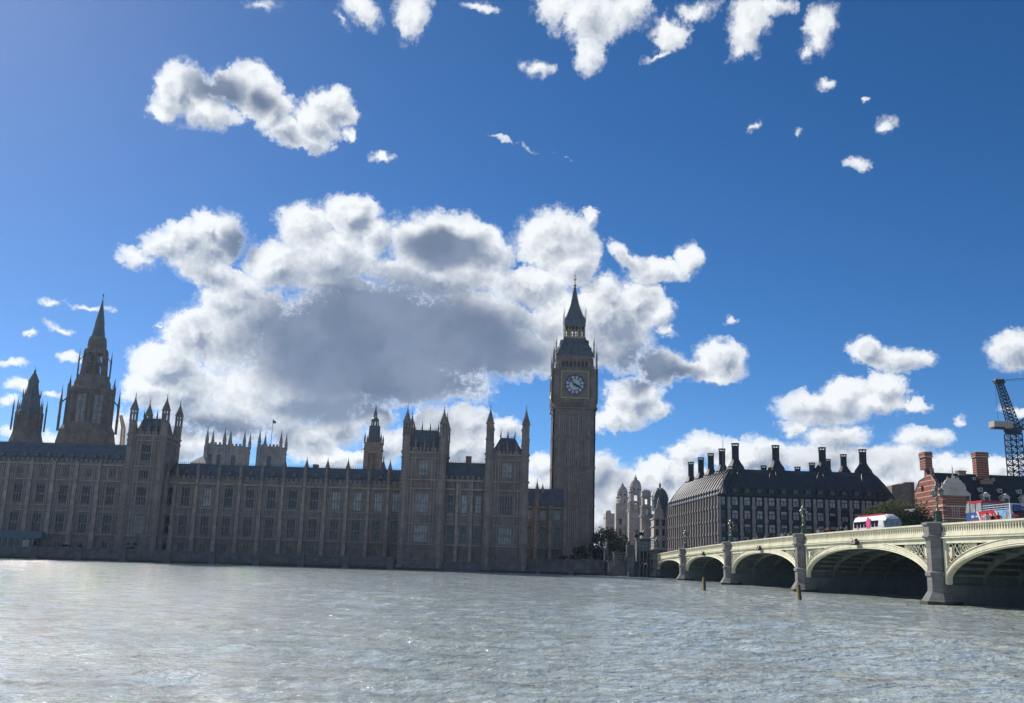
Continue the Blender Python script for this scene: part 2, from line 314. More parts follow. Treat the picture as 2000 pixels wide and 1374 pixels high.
# ------------------------------------------------------------------ geometry helper
class MB:
    def __init__(s, mtx=None): s.v = []; s.f = []; s.mi = []; s.cur = 0; s.mtx = mtx
    def add(s, vs, fs):
        b = len(s.v)
        if s.mtx is not None: vs = [tuple(s.mtx @ Vector(v)) for v in vs]
        s.v += [tuple(v) for v in vs]; s.f += [tuple(i+b for i in f) for f in fs]; s.mi += [s.cur]*len(fs)
    def box(s, x0, x1, y0, y1, z0, z1):
        s.add([(x0,y0,z0),(x1,y0,z0),(x1,y1,z0),(x0,y1,z0),(x0,y0,z1),(x1,y0,z1),(x1,y1,z1),(x0,y1,z1)],
              [(0,3,2,1),(4,5,6,7),(0,1,5,4),(1,2,6,5),(2,3,7,6),(3,0,4,7)])
    def tbox(s, x0, x1, y0, y1, z0, z1, ix, iy):       # box tapering towards its top
        s.add([(x0,y0,z0),(x1,y0,z0),(x1,y1,z0),(x0,y1,z0),(x0+ix,y0+iy,z1),(x1-ix,y0+iy,z1),(x1-ix,y1-iy,z1),(x0+ix,y1-iy,z1)],
              [(0,3,2,1),(4,5,6,7),(0,1,5,4),(1,2,6,5),(2,3,7,6),(3,0,4,7)])
    def lathe(s, cx, cy, prof, n=8, rot=None):
        rot = math.pi/n if rot is None else rot
        vs = []; fs = []
        for (r, z) in prof:
            for k in range(n):
                a = rot + 2*math.pi*k/n; vs.append((cx+r*math.cos(a), cy+r*math.sin(a), z))
        for i in range(len(prof)-1):
            for k in range(n):
                k2 = (k+1) % n; fs.append((i*n+k, i*n+k2, (i+1)*n+k2, (i+1)*n+k))
        fs.append(tuple(range(n))[::-1]); fs.append(tuple((len(prof)-1)*n+k for k in range(n)))
        s.add(vs, fs)
    def prism(s, pts, y0, y1):                          # outline in x,z pushed through y
        n = len(pts)
        s.add([(x, y0, z) for x, z in pts]+[(x, y1, z) for x, z in pts],
              [tuple(range(n)), tuple(range(2*n-1, n-1, -1))]+[(i, i+n, (i+1) % n+n, (i+1) % n) for i in range(n)])
    def prismx(s, pts, x0, x1):                         # outline in y,z pushed through x
        n = len(pts)
        s.add([(x0, y, z) for y, z in pts]+[(x1, y, z) for y, z in pts],
              [tuple(range(n)), tuple(range(2*n-1, n-1, -1))]+[(i, i+n, (i+1) % n+n, (i+1) % n) for i in range(n)])
    def tube(s, p, q, r0, r1=None, n=6):
        r1 = r0 if r1 is None else r1
        p = Vector(p); q = Vector(q); d = (q-p)
        if d.length < 1e-6: return
        d.normalize(); a = d.cross(Vector((0, 0, 1)))
        if a.length < 1e-3: a = d.cross(Vector((1, 0, 0)))
        a.normalize(); b = d.cross(a)
        vs = [p+(a*math.cos(t)+b*math.sin(t))*r0 for t in [2*math.pi*k/n for k in range(n)]]+[q+(a*math.cos(t)+b*math.sin(t))*r1 for t in [2*math.pi*k/n for k in range(n)]]
        s.add(vs, [tuple(range(n)), tuple(range(2*n-1, n-1, -1))]+[(k, (k+1) % n, (k+1) % n+n, k+n) for k in range(n)])
    def bar(s, p, q, w, h=None):
        s.tube(p, q, w*.7, w*.7, 4)
    def quad(s, a, b, c, d): s.add([a, b, c, d], [(0, 1, 2, 3)])
    def wall(s, x0, x1, z0, z1, Y, ops, depth=.35):      # sheet with real openings and their reveals
        xs = sorted({x0, x1, *[o[0] for o in ops], *[o[1] for o in ops]}); zs = sorted({z0, z1, *[o[2] for o in ops], *[o[3] for o in ops]})
        for i in range(len(xs)-1):
            run = None
            for j in range(len(zs)-1):
                cx, cz = (xs[i]+xs[i+1])/2, (zs[j]+zs[j+1])/2
                hole = any(o[0] < cx < o[1] and o[2] < cz < o[3] for o in ops)
                if not hole:
                    if run is None: run = zs[j]
                if (hole or j == len(zs)-2) and run is not None:
                    top = zs[j] if hole else zs[j+1]
                    s.quad((xs[i], Y, run), (xs[i+1], Y, run), (xs[i+1], Y, top), (xs[i], Y, top)); run = None
        for (a, b, c, d) in ops:
            y = Y+depth
            s.quad((a, Y, c), (b, Y, c), (b, y, c), (a, y, c)); s.quad((a, Y, d), (a, y, d), (b, y, d), (b, Y, d))
            s.quad((a, Y, c), (a, y, c), (a, y, d), (a, Y, d)); s.quad((b, Y, c), (b, Y, d), (b, y, d), (b, y, c))
    def mesh(s, name, mats):
        me = bpy.data.meshes.new(name); me.from_pydata(s.v, [], s.f)
        for m in (mats if isinstance(mats, (list, tuple)) else [mats]): me.materials.append(m)
        if any(s.mi): me.polygons.foreach_set('material_index', s.mi)
        me.update(); return me
    def build(s, name, mats, parent=None, world=True, label=None):
        if parent is not None and world:
            L = parent_loc(parent); s.v = [(x-L[0], y-L[1], z-L[2]) for x, y, z in s.v]
        o = bpy.data.objects.new(name, s.mesh(name, mats)); C.objects.link(o)
        if parent is not None: o.parent = parent
        if label: o['label'] = label
        return o
def parent_loc(p):
    L = Vector((0, 0, 0))
    while p is not None: L += p.location; p = p.parent
    return L
def tag(o, label=None, cat=None, group=None, kind=None):
    for k, v in (('label', label), ('category', cat), ('group', group), ('kind', kind)):
        if v: o[k] = v
    return o
def thing(name, label, cat, loc=(0, 0, 0), rz=0, group=None):
    o = bpy.data.objects.new(name, None); C.objects.link(o); o.location = loc; o.rotation_euler = (0, 0, rz)
    return tag(o, label, cat, group)
def place(mesh, name, parent, loc, rz=0, sc=None, label=None):   # loc in world coordinates, the parent unturned
    o = bpy.data.objects.new(name, mesh); C.objects.link(o); o.parent = parent
    L = parent_loc(parent) if parent is not None else Vector((0, 0, 0))
    o.location = Vector(loc)-L; o.rotation_euler = (0, 0, rz)
    if sc is not None: o.scale = sc if hasattr(sc, '__len__') else (sc, sc, sc)
    if label: o['label'] = label
    return o
def copy_tree(o, parent=None):
    c = o.copy(); C.objects.link(c)
    if parent is not None: c.parent = parent
    for ch in o.children: copy_tree(ch, c)
    return c
_cache = {}
def window_meshes(w, h, n, tr, mats, arch=True):
    k = (round(w, 2), round(h, 2), n, tr, mats, arch)
    if k in _cache: return _cache[k]
    a = MB(); t = .13
    a.box(-w/2, -w/2+t, -.05, .2, 0, h); a.box(w/2-t, w/2, -.05, .2, 0, h); a.box(-w/2+t, w/2-t, -.05, .2, h-t, h); a.box(-w/2+t, w/2-t, -.12, .2, 0, t*.9)
    for i in range(1, n): x = -w/2+w*i/n; a.box(x-.055, x+.055, 0, .2, t*.9, h-t)
    for z in tr: a.box(-w/2+t, w/2-t, -.02, .2, h*z-.07, h*z+.07)
    if arch:                                             # pointed heads of the lights
        lw = w/n
        for tops in [h-t]+[h*z-.07 for z in tr]:
            for i in range(n):
                c = -w/2+lw*(i+.5)
                for sgn in (-1, 1):
                    a.prism([(c+sgn*lw/2, tops), (c+sgn*lw*.12, tops), (c+sgn*lw/2, tops-lw*.75)], .02, .16)
    g = MB(); g.quad((-w/2+.02, .17, .02), (w/2-.02, .17, .02), (w/2-.02, .17, h-.02), (-w/2+.02, .17, h-.02))
    r = (a.mesh('window', M['stone3' if mats[0] == 's' else {'p': 'pale', 'c': 'cream', 'b': 'bronze'}[mats[0]]]), g.mesh('pane', M['glass' if mats[1] == 'g' else 'pale_pane']))
    _cache[k] = r; return r
def window(parent, x, z, Y, w, h, n=3, tr=(.5,), mats='sg', arch=True, rz=0):
    a, g = window_meshes(w, h, n, tuple(tr), mats, arch)
    o = place(a, 'window', parent, (x, Y, z), rz)
    p = bpy.data.objects.new('pane', g); C.objects.link(p); p.parent = o
    return o
def pinnacle_mesh(r, shaft, cap, finial=.8, n=8, name='pinnacle', key='stone3', band=True, lantern=False):
    k = ('pin', r, shaft, cap, finial, n, key, lantern)
    if k in _cache: return _cache[k]
    a = MB()
    if lantern:                                          # open stage of slender shafts under the cap
        lo = shaft*.55
        a.lathe(0, 0, [(r, 0), (r, lo-.3), (r*1.14, lo-.25), (r*1.14, lo)], n)
        for q in range(n):
            t = math.pi/n+2*math.pi*q/n; a.tube((r*.88*math.cos(t), r*.88*math.sin(t), lo), (r*.88*math.cos(t), r*.88*math.sin(t), shaft), r*.19, r*.19, 5)
        a.lathe(0, 0, [(r*.3, lo), (r*.3, shaft)], 5)
        a.lathe(0, 0, [(r*1.05, shaft*.80), (r*1.05, shaft*.83)], n)
        a.lathe(0, 0, [(r*1.05, shaft-.35), (r*1.2, shaft-.2), (r*1.2, shaft)], n)
    else:
        a.lathe(0, 0, [(r, 0), (r, shaft*.45), (r*1.13, shaft*.47), (r*1.13, shaft*.52), (r*.95, shaft*.54), (r*.95, shaft-.3), (r*1.2, shaft-.2), (r*1.2, shaft)], n)
    top = shaft+cap
    a.lathe(0, 0, [(r*1.0, shaft), (r*.85, shaft+cap*.22), (r*.45, shaft+cap*.62), (r*.12, top)], n)
    for q in range(5):                                   # crockets
        z = shaft+cap*(.12+.17*q); rr = r*(1.02-.88*(.12+.17*q))+.05
        a.lathe(0, 0, [(rr*.8, z), (rr*1.15, z+.07), (rr*.8, z+.16)], n)
    a.lathe(0, 0, [(r*.1, top-.05), (r*.34, top+.12), (r*.1, top+.28), (r*.08, top+finial*.6), (r*.22, top+finial*.65), (r*.06, top+finial*.8), (.02, top+finial*1.25)], 5)
    m = a.mesh(name, M[key]); _cache[k] = m; return m
def merlons(mb, x0, x1, y0, y1, z, h=.8, w=.7, gap=.5):
    n = max(1, int((x1-x0+gap)/(w+gap))); st = (x1-x0-n*w)/max(1, n-1) if n > 1 else 0
    for i in range(n):
        x = x0+i*(w+st); mb.box(x, x+w, y0, y1, z, z+h)
def merlonsy(mb, y0, y1, x0, x1, z, h=.8, w=.7, gap=.5):
    n = max(1, int((y1-y0+gap)/(w+gap))); st = (y1-y0-n*w)/max(1, n-1) if n > 1 else 0
    for i in range(n):
        y = y0+i*(w+st); mb.box(x0, x1, y, y+w, z, z+h)
def cresting(mb, x0, x1, y, z, h=.7, st=.55):
    n = int((x1-x0)/st)
    for i in range(n+1):
        x = x0+i*(x1-x0)/max(1, n); mb.lathe(x, y, [(.045, z), (.045, z+h*.7), (.09, z+h*.78), (.01, z+h)], 4)
    mb.box(x0, x1, y-.03, y+.03, z+h*.3, z+h*.38)

M['ink2'] = mat('dial_outer_ring', (.10, .13, .20), .4, .1, 2)
M['whitec'] = mat('dull_canvas', (.30, .32, .34), .7, .1, 2)
M['darkgreen'] = mat('shade_dark_green', (.035, .055, .045), .8, .25, .8)  # near-black green: shade behind the openings put into the colour

# ------------------------------------------------------------------ river and ground
def water():
    rng = np.random.RandomState(3)
    rows, cols = 620, 700
    Y = 13.0*np.exp(np.linspace(0, math.log(243.5/13.0), rows)); u = np.linspace(-1, 1, cols)
    YY = np.repeat(Y[:, None], cols, 1); XX = u[None, :]*(0.66*YY+42)+.02*YY
    dY = np.gradient(Y)[:, None]; Z = np.zeros_like(XX)
    for i in range(64):
        lam = 0.45*(1.095**i)*rng.uniform(.9, 1.1)
        th = rng.normal(0.9, .55)                      # wind chop running aslant across the river
        k = 2*math.pi/lam; ph = rng.uniform(0, 6.28)
        A = .0060*lam**.72*(1 if lam < 6 else (6/lam)**1.8)
        wt = np.clip((lam/dY-2.5)/3.5, 0, 1)
        mod = .65+.35*np.sin(XX*.11+YY*.07*(1+.3*math.sin(i))+i)
        s = np.sin(k*(XX*math.cos(th)+YY*math.sin(th))+ph+.7*np.sin(XX*.23+YY*.31+i*1.7))
        Z += A*wt*mod*(1-2*np.abs(s)**1.15 if i % 3 == 0 else s)
    co = np.stack([XX, YY, Z-.02], -1).reshape(-1, 3)
    idx = np.arange(rows*cols).reshape(rows, cols)
    f = np.stack([idx[:-1, :-1], idx[:-1, 1:], idx[1:, 1:], idx[1:, :-1]], -1).reshape(-1, 4)
    n0 = len(co)
    ext = np.array([(-1500, -120, -.14), (1500, -120, -.14), (1500, 243.9, -.14), (-1500, 243.9, -.14)])
    co = np.vstack([co, ext]); f = np.vstack([f, [[n0, n0+1, n0+2, n0+3]]])
    me = bpy.data.meshes.new('river'); me.vertices.add(len(co)); me.vertices.foreach_set('co', co.ravel())
    me.loops.add(f.size); me.loops.foreach_set('vertex_index', f.ravel().astype(np.int32))
    me.polygons.add(len(f)); me.polygons.foreach_set('loop_start', np.arange(0, f.size, 4, dtype=np.int32))
    me.polygons.foreach_set('use_smooth', np.ones(len(f), bool)); me.update(); me.validate()
    m = bpy.data.materials.new('river_water'); m.use_nodes = True; N = NT(m.node_tree); N.n.clear()
    p = N.node('ShaderNodeBsdfPrincipled'); o = N.node('ShaderNodeOutputMaterial'); N.put(o.inputs[0], p.outputs[0])
    g = N.node('ShaderNodeNewGeometry'); P = g.outputs['Position']
    big = N.noise(N.vm('MULTIPLY', P, (.05, .09, 0)), 1, 4, .6).outputs['Fac']
    tx = N.noise(N.vm('MULTIPLY', P, (.42, .95, 0)), 1, 5, .62).outputs['Fac']
    base = N.mix(N.mapr(big, .35, .65), (.44, .515, .515, 1), (.47, .52, .48, 1))
    N.put(p.inputs['Base Color'], N.mix(N.mapr(tx, .42, .68), base, (.32, .345, .30, 1)))  # light and dark wave dashes put into the base colour
    N.put(p.inputs['Roughness'], N.mapr(big, .3, .7, .04, .08)); p.inputs['IOR'].default_value = 1.38; p.inputs['Specular IOR Level'].default_value = .5
    Pr = N.vm('MULTIPLY', P, (1, 1, 0))
    h1 = N.noise(Pr, 1.1, 5, .62).outputs['Fac']; h2 = N.noise(N.vm('MULTIPLY', Pr, (.8, 1.1, 0)), 4.5, 4, .6).outputs['Fac']
    h0 = N.noise(N.vm('MULTIPLY', Pr, (.30, .42, 0)), 1, 4, .6).outputs['Fac']
    hh = N.math('ADD', N.math('ADD', N.math('MULTIPLY', h1, .38), N.math('MULTIPLY', h2, .085)), N.math('ADD', N.math('MULTIPLY', h0, .5), N.math('MULTIPLY', N.noise(Pr, .085, 3, .65).outputs['Fac'], .7)))
    b = N.node('ShaderNodeBump'); b.inputs['Strength'].default_value = 1.0; b.inputs['Distance'].default_value = 1.0
    N.put(b.inputs['Height'], hh); N.put(p.inputs['Normal'], b.outputs[0])
    me.materials.append(m)
    ob = bpy.data.objects.new('river', me); C.objects.link(ob); tag(ob, kind='structure'); return ob
water()
g = MB(); g.box(-1600, 1600, 246, 5000, -2.9, 2.6); tag(g.build('ground', M['paving']), kind='structure')
g = MB(); g.box(-300, 300, -60, -1.2, -3, 1.5); tag(g.build('near_embankment', M['paving']), kind='structure')

# ------------------------------------------------------------------ the long palace ranges
def course(mb, x0, x1, Y, z, h=.28, out=.22): mb.box(x0, x1, Y-out, Y+.002, z, z+h)
def gothic_range(t, xs, Y, zs, zb, z_par, wins, bw=1.0, bout=.8, pin=None, ribs=True, name='wall', depth=8):
    """xs buttress centres; zs course heights; wins rows of (z0, z1, width, lights, transoms, material choice)"""
    x0, x1 = xs[0], xs[-1]
    ops = []
    for i in range(len(xs)-1):
        c = (xs[i]+xs[i+1])/2
        for (a, b, w, n, tr, mt) in wins: ops.append((c-w/2, c+w/2, a, b))
    mb = MB(); mb.wall(x0, x1, zb, z_par, Y, ops)
    mb.box(x0, x1, Y+.6, Y+.8, zb, z_par-.3)              # solid backing behind the openings
    sc = MB()
    for z, h, out in zs: course(sc, x0, x1, Y, z, h, out+.15); mb.box(x0, x1, Y-.05, Y+.002, z-.35, z-.12)
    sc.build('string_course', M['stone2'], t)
    merlons(mb, x0, x1, Y-.1, Y+.2, z_par, .75, .8, .45)
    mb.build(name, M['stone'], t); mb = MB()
    if ribs:
        for i in range(len(xs)-1):
            c = (xs[i]+xs[i+1])/2; half = (xs[i+1]-xs[i])/2-bw/2
            w = max(q[2] for q in wins)/2
            for k in (.14, .52, .9):
                for s in (-1, 1):
                    x = c+s*(w+(half-w)*k); mb.box(x-.09, x+.09, Y-.14, Y+.002, zs[0][0]+.3, zs[-1][0])
            band = [z for z, h, o in zs]
            for j in range(1, len(band)-1, 2):           # panelled band of tracery between two courses
                n = 7
                for q in range(n): x = c-w*1.05+2.1*w*q/(n-1); mb.box(x-.07, x+.07, Y-.12, Y+.002, band[j]+.25, band[j+1])
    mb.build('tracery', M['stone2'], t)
    key = ('but', round(z_par-zb, 2), bw, bout, tuple(z-zb for z, h, o in zs))
    if key not in _cache:
        b = MB(); H = z_par-zb
        b.box(-bw/2, bw/2, -bout, .05, 0, H*.35); b.box(-bw*.42, bw*.42, -bout*.8, .05, H*.35, H*.72); b.box(-bw*.36, bw*.36, -bout*.62, .05, H*.72, H)
        for z, h, o in zs: b.box(-bw*.56, bw*.56, -bout-.12, .05, z-zb, z-zb+h)
        for (x, k) in ((-bw*.22, 1), (bw*.22, 1)): b.box(x-.05, x+.05, -bout-.06, .05, .5, H*.35-.1)
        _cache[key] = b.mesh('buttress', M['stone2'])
    for x in xs: place(_cache[key], 'buttress', t, (x, Y, zb))
    if pin:
        for x in xs: place(pin, 'pinnacle', t, (x, Y-.15, z_par-.5))
    for i in range(len(xs)-1):
        c = (xs[i]+xs[i+1])/2
        for (a, b, w, n, tr, mt) in wins:
            window(t, c, a, Y+.12, w, b-a, n, tr, mt(i) if callable(mt) else mt)
def gable_roof(t, x0, x1, y0, y1, z0, z1, key='slate', label=None, crest=True, dorm=None):
    ym = (y0+y1)/2
    mb = MB(); mb.prismx([(y0, z0), (ym, z1), (y1, z0)], x0, x1)
    if crest: cresting(mb, x0, x1, ym, z1-.05)
    r = mb.build('roof', M[key], t, label=label)
    if dorm:
        dz, st = dorm
        k = ('dorm', dz)
        if k not in _cache:
            d = MB(); d.prism([(-.45, 0), (.45, 0), (.45, .7), (0, 1.2), (-.45, .7)], -.5, 1.2); _cache[k] = d.mesh('dormer', M['lead'])
        n = int((x1-x0)/st)
        for i in range(n):
            x = x0+(i+.5)*(x1-x0)/n; zz = z0+(z1-z0)*dz; yy = y0+(ym-y0)*dz
            place(_cache[k], 'dormer', r, (x, yy, zz))
    return r
pin_small = pinnacle_mesh(.42, 2.6, 1.7, .8)
pin_tall = pinnacle_mesh(.46, 3.6, 2.2, .9)

# the lower range between the two turreted blocks
xs = [-88.6+.25]+[-85.94+5.545*i for i in range(11)]
xs = xs[:-1]+[-30.95, -26.6]
t = thing('palace_range', 'long gothic palace range of dark limestone with twelve bays, between the two tall turreted blocks', 'palace', (-57, 254, 2.6), group='gothic palace buildings along the river')
zs = [(6.3, .3, .25), (12.0, .25, .18), (13.75, .28, .25), (19.9, .4, .4)]
rr = random.Random(4)
gothic_range(t, xs, 254, zs, 2.4, 21.4, [(7.0, 11.8, 2.15, 3, (.48,), lambda i: 'sg'), (14.3, 19.2, 2.15, 3, (.5,), lambda i: 'sb' if i in (8, 9, 10, 11, 2) else 'sg'), (2.9, 5.1, 1.5, 2, (), 'sg')],
             pin=pin_small)
gable_roof(t, -88.4, -26.3, 254.8, 264.5, 21.2, 25.6, dorm=(.35, 2.75))
for px in (556, 599, 640, 680, 745, 762): # turrets along the ridge
    place(pinnacle_mesh(.55, .9, 1.7, .8), 'ventilator', t, (AX(px, 912, 259.6), 259.6, 25.0))
mb = MB(); mb.box(AX(612, 915, 262), AX(622, 915, 262), 261, 262.5, 23, 26.6); mb.build('chimney', M['stone'], t)

# the central block, taller
xs = [-134.3, -128.26, -122.36, -116.6, -110.71, -104.94, -98.3]
xs = [-175.5, -169.6, -163.7, -157.8, -151.9, -146.0, -140.1]+xs
t = thing('palace_block', 'tall central palace block under a blue grey roof, on the left', 'palace', (-120, 251.5, 2.6), group='gothic palace buildings along the river')
zs = [(6.2, .3, .25), (11.9, .25, .18), (13.3, .25, .25), (19.7, .3, .3), (23.7, .4, .45)]
gothic_range(t, xs, 251.5, zs, 2.4, 24.6, [(6.7, 11.5, 2.2, 3, (.5,), 'sg'), (13.9, 18.7, 2.2, 3, (.5,), lambda i: 'sb' if i in (2, 4, 5) else 'sg'), (20.6, 23.2, 1.7, 4, (), 'sg'), (2.9, 4.6, 1.4, 2, (), 'sg')],
             bw=1.15, pin=None)
gable_roof(t, -175, -97, 252.3, 264, 24.4, 29.9, dorm=(.25, 2.9), crest=False)
mb = MB(); mb.wall(-175, -97.9, 29.5, 29.9, 258.1, []); cresting(mb, -175, -98, 258.15, 29.85, .35, .5); mb.build('ridge_cresting', M['lead'], t)

# square turreted tower closing the central block
def turret_tower(name, label, x0, x1, y0, y1, zb, zpar, tur, turw, roof, rooftop, wins_front, wins_side, levels, group, turh, lantern, extra=None, crestn=3, key='stone', roofshape=None):
    t = thing(name, label, 'tower', ((x0+x1)/2, y0, zb), group=group)
    mb = MB()
    mb.wall(x0, x1, zb, zpar, y0, [(w[0]-w[2]/2, w[0]+w[2]/2, w[1], w[1]+w[3]) for w in wins_front])
    mb.box(x0+.02, x1-.02, y0+.6, y1, zb, zpar-.02)
    mb.quad((x1, y0, zb), (x1, y1, zb), (x1, y1, zpar), (x1, y0, zpar)); mb.quad((x0, y0, zb), (x0, y1, zb), (x0, y1, zpar), (x0, y0, zpar))
    mb.quad((x0, y0, zb), (x0, y0+.7, zb), (x0, y0+.7, zpar), (x0, y0, zpar))
    sc = MB()
    for z, h, o in levels: sc.box(x0-o-.1, x1+o+.1, y0-o-.1, y1+o, z, z+h*.7)
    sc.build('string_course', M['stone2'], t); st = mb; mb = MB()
    for (za, zb2) in zip([l[0] for l in levels][::2], [l[0] for l in levels][1::2]):
        n = int((x1-x0)/.62)
        for i in range(n+1): x = x0+(x1-x0)*i/n; mb.box(x-.05, x+.05, y0-.1, y0+.002, za+.2, zb2)
        n = int((y1-y0)/.62)
        for i in range(n+1): y = y0+(y1-y0)*i/n; mb.box(x1-.002, x1+.1, y-.05, y+.05, za+.2, zb2)
    c = (x0+x1)/2
    ws = [w[2] for w in wins_front]
    if ws:
        w = max(ws)/2
        for s in (-1, 1):
            for k in (.12, .5, .88):
                x = c+s*(w+(((x1-x0)/2-turw)-w)*k)
                mb.box(x-.1, x+.1, y0-.16, y0+.002, levels[0][0], levels[-1][0])
    for k in (.25, .4, .55, .7): y = y0+(y1-y0)*k; mb.box(x1-.002, x1+.12, y-.07, y+.07, levels[0][0], levels[-1][0])
    mb.build('panelling', M['stone2'], t); mb = MB()
    for (x, y) in ((x0, y0), (x1, y0), (x0, y1), (x1, y1)):
        mb.lathe(x+(turw*.25 if x == x0 else -turw*.25), y, [(turw, zb), (turw, zpar)], 8)
        for z, h, o in levels: mb.lathe(x+(turw*.25 if x == x0 else -turw*.25), y, [(turw+o*.6, z), (turw+o*.6, z+h)], 8)
    merlons(mb, x0, x1, y0-.1, y0+.15, zpar, .9, .55, .35); merlonsy(mb, y0, y1, x1-.15, x1+.1, zpar, .9, .55, .35); merlonsy(mb, y0, y1, x0-.1, x0+.15, zpar, .9, .55, .35)
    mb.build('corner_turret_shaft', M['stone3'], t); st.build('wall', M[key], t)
    pm = pinnacle_mesh(turw, turh*.66, turh*.26, turh*.08+.5, 8, 'turret', 'stone3', lantern=lantern)
    for (x, y) in ((x0, y0), (x1, y0), (x0, y1), (x1, y1)):
        place(pm, 'turret', t, (x+(turw*.25 if x == x0 else -turw*.25), y, zpar-.1))
    cp = pinnacle_mesh(.26, 1.5, 1.5, .6, 6)
    for k in (.27, .5, .73): place(cp, 'pinnacle', t, (x0+(x1-x0)*k, y0, zpar))
    for k in (.33, .66): place(cp, 'pinnacle', t, (x1, y0+(y1-y0)*k, zpar)); place(cp, 'pinnacle', t, (x0, y0+(y1-y0)*k, zpar))
    if roof:
        i0, i1, iy = roof
        mb = MB(); a, b = x0+turw*.6, x1-turw*.6; ya, yb = y0+1.2, y1-1.2
        mid = zpar+(rooftop-zpar)*.3
        mb.tbox(a, b, ya, yb, zpar-.2, rooftop, i0, iy)
        for q in range(9):
            k = q/8; mb.tube((a+(b-a)*k, ya, zpar), (a+i0+(b-a-2*i0)*k, ya+iy, rooftop), .07, .05, 4)
        cresting(mb, a+i0, b-i0, ya+iy, rooftop, .6, .5); cresting(mb, a+i0, b-i0, yb-iy, rooftop, .6, .5)
        r = mb.build('roof', M['slate'], t)
        sp = pinnacle_mesh(.2, .5, 1.3, .6, 5, 'finial', 'lead')
        for q in range(crestn): place(sp, 'finial', r, (a+i0+(b-a-2*i0)*q/(crestn-1), ya+iy, rooftop))
        dk = MB(); dk.prism([(-.35, 0), (.35, 0), (.35, .9), (0, 1.5), (-.35, .9)], -.3, 1.0); dm = dk.mesh('dormer', M['lead'])
        for q in range(4): place(dm, 'dormer', r, (a+(b-a)*(q+.5)/4+0, ya+.15, zpar+.7))
    for (x, z, w, h, n, tr, mt) in wins_front: window(t, x, z, y0+.12, w, h, n, tr, mt)
    if extra: extra(t)
    return t
G = 'gothic palace buildings along the river'
def ttower(*a, **k): return turret_tower(*a, **k)
t1 = ttower('palace_tower', 'square palace tower with four lantern turrets standing right of the tall pointed spire', -97.6, -88.9, 250.4, 260.8, 2.4, 32.0, None, .95, (1.2, 0, 1.8), 36.6,
             [(-93.3, 25.3, 2.4, 4.2, 4, (.5,), 'sg'), (-93.3, 20.6, 2.4, 2.4, 4, (), 'sg'), (-93.3, 13.9, 2.5, 4.8, 4, (.5,), 'sg'), (-93.3, 6.7, 2.5, 4.8, 4, (.5,), 'sb')], [],
             [(6.2, .3, .2), (11.9, .25, .2), (19.7, .3, .3), (23.7, .35, .35), (30.3, .35, .3), (31.6, .45, .4)], G, 10.3, True, crestn=4)

# the pavilion whose two towers rise straight out of the water
YP = 244.6
lev = [(6.1, .35, .3), (11.2, .3, .2), (13.5, .3, .25), (19.75, .4, .4), (21.9, .45, .45)]
levT = lev+[(27.4, .35, .3), (28.7, .45, .45)]
def plinth(t, x0, x1, y0, y1):
    mb = MB(); mb.tbox(x0-1.0, x1+.7, y0-1.1, y1, -1, 1.5, .35, .35); mb.tbox(x0-.6, x1+.4, y0-.7, y1, 1.5, 2.3, .4, .4); mb.build('plinth', M['wall'], t)
    mb = MB(); mb.tbox(x0-1.06, x1+.76, y0-1.16, y1, -1, .55, .1, .1); mb.build('tide_mark', M['weed'], t)
tA = ttower('pavilion_tower', 'left of the two waterside pavilion towers, with four pierced turrets and a spiky roof', -26.2, -16.4, YP, 256.8, 0, 29.3, None, .98, (1.2, 0, 1.6), 34.9,
        [(-21.35, 23.2, 2.5, 4.0, 3, (.35,), 'sb'), (-21.35, 14.0, 3.6, 4.9, 5, (.5,), 'sb'), (-21.3, 6.7, 3.5, 4.4, 5, (.5,), 'sb'), (-23.4, 2.7, 1.0, 1.7, 2, (), 'sg'), (-19.6, 2.7, 1.0, 1.7, 2, (), 'sg')], [],
        levT, G, 11.2, True, crestn=4)
plinth(tA, -26.2, -16.4, YP, 256)
tB = ttower('pavilion_tower', 'right of the two waterside pavilion towers, with solid crocketed turrets and a flat-topped dark roof', -5.2, 4.4, YP, 256.8, 0, 28.9, None, 1.0, (2.4, 0, 2.4), 33.6,
        [(-.35, 23.0, 2.6, 4.0, 3, (.35,), 'sb'), (-.35, 13.9, 3.6, 4.9, 5, (.5,), 'sg'), (-.4, 6.7, 3.5, 4.4, 5, (.5,), 'sb'), (-2.3, 2.7, 1.0, 1.7, 2, (), 'sg'), (1.7, 2.7, 1.0, 1.7, 2, (), 'sg')], [],
        levT, G, 12.2, False, crestn=3)
plinth(tB, -5.2, 4.4, YP, 256)
t = thing('palace_pavilion', 'lower palace building joining the two waterside towers under a blue grey roof with one chimney', 'palace', (-10.8, 245.4, 0), group=G)
xs = [-15.9, -12.6, -9.0, -5.7]
gothic_range(t, xs, YP+.9, lev, 0, 22.6, [(14.1, 18.7, 1.5, 2, (.5,), lambda i: 'sg' if i == 0 else 'sb'), (6.7, 10.9, 1.5, 3, (.5,), 'sg'), (20.2, 21.8, 2.0, 4, (), 'sg'), (2.7, 4.1, 1.0, 2, (), 'sg')], bw=.8, bout=.55)
gable_roof(t, -16.0, -5.6, 246.5, 255, 22.4, 27.2)
mb = MB(); mb.box(AX(910, 895, 251), AX(921, 895, 251), 250.4, 251.6, 26, 28.9); mb.box(AX(909.5, 895, 251), AX(921.5, 895, 251), 250.3, 251.7, 28.5, 28.7); mb.build('chimney', M['stone'], t)
mb = MB(); mb.tbox(-16.0, -5.6, YP-.3, 250, -1, 2.2, .0, .3); mb.build('plinth', M['wall'], t)

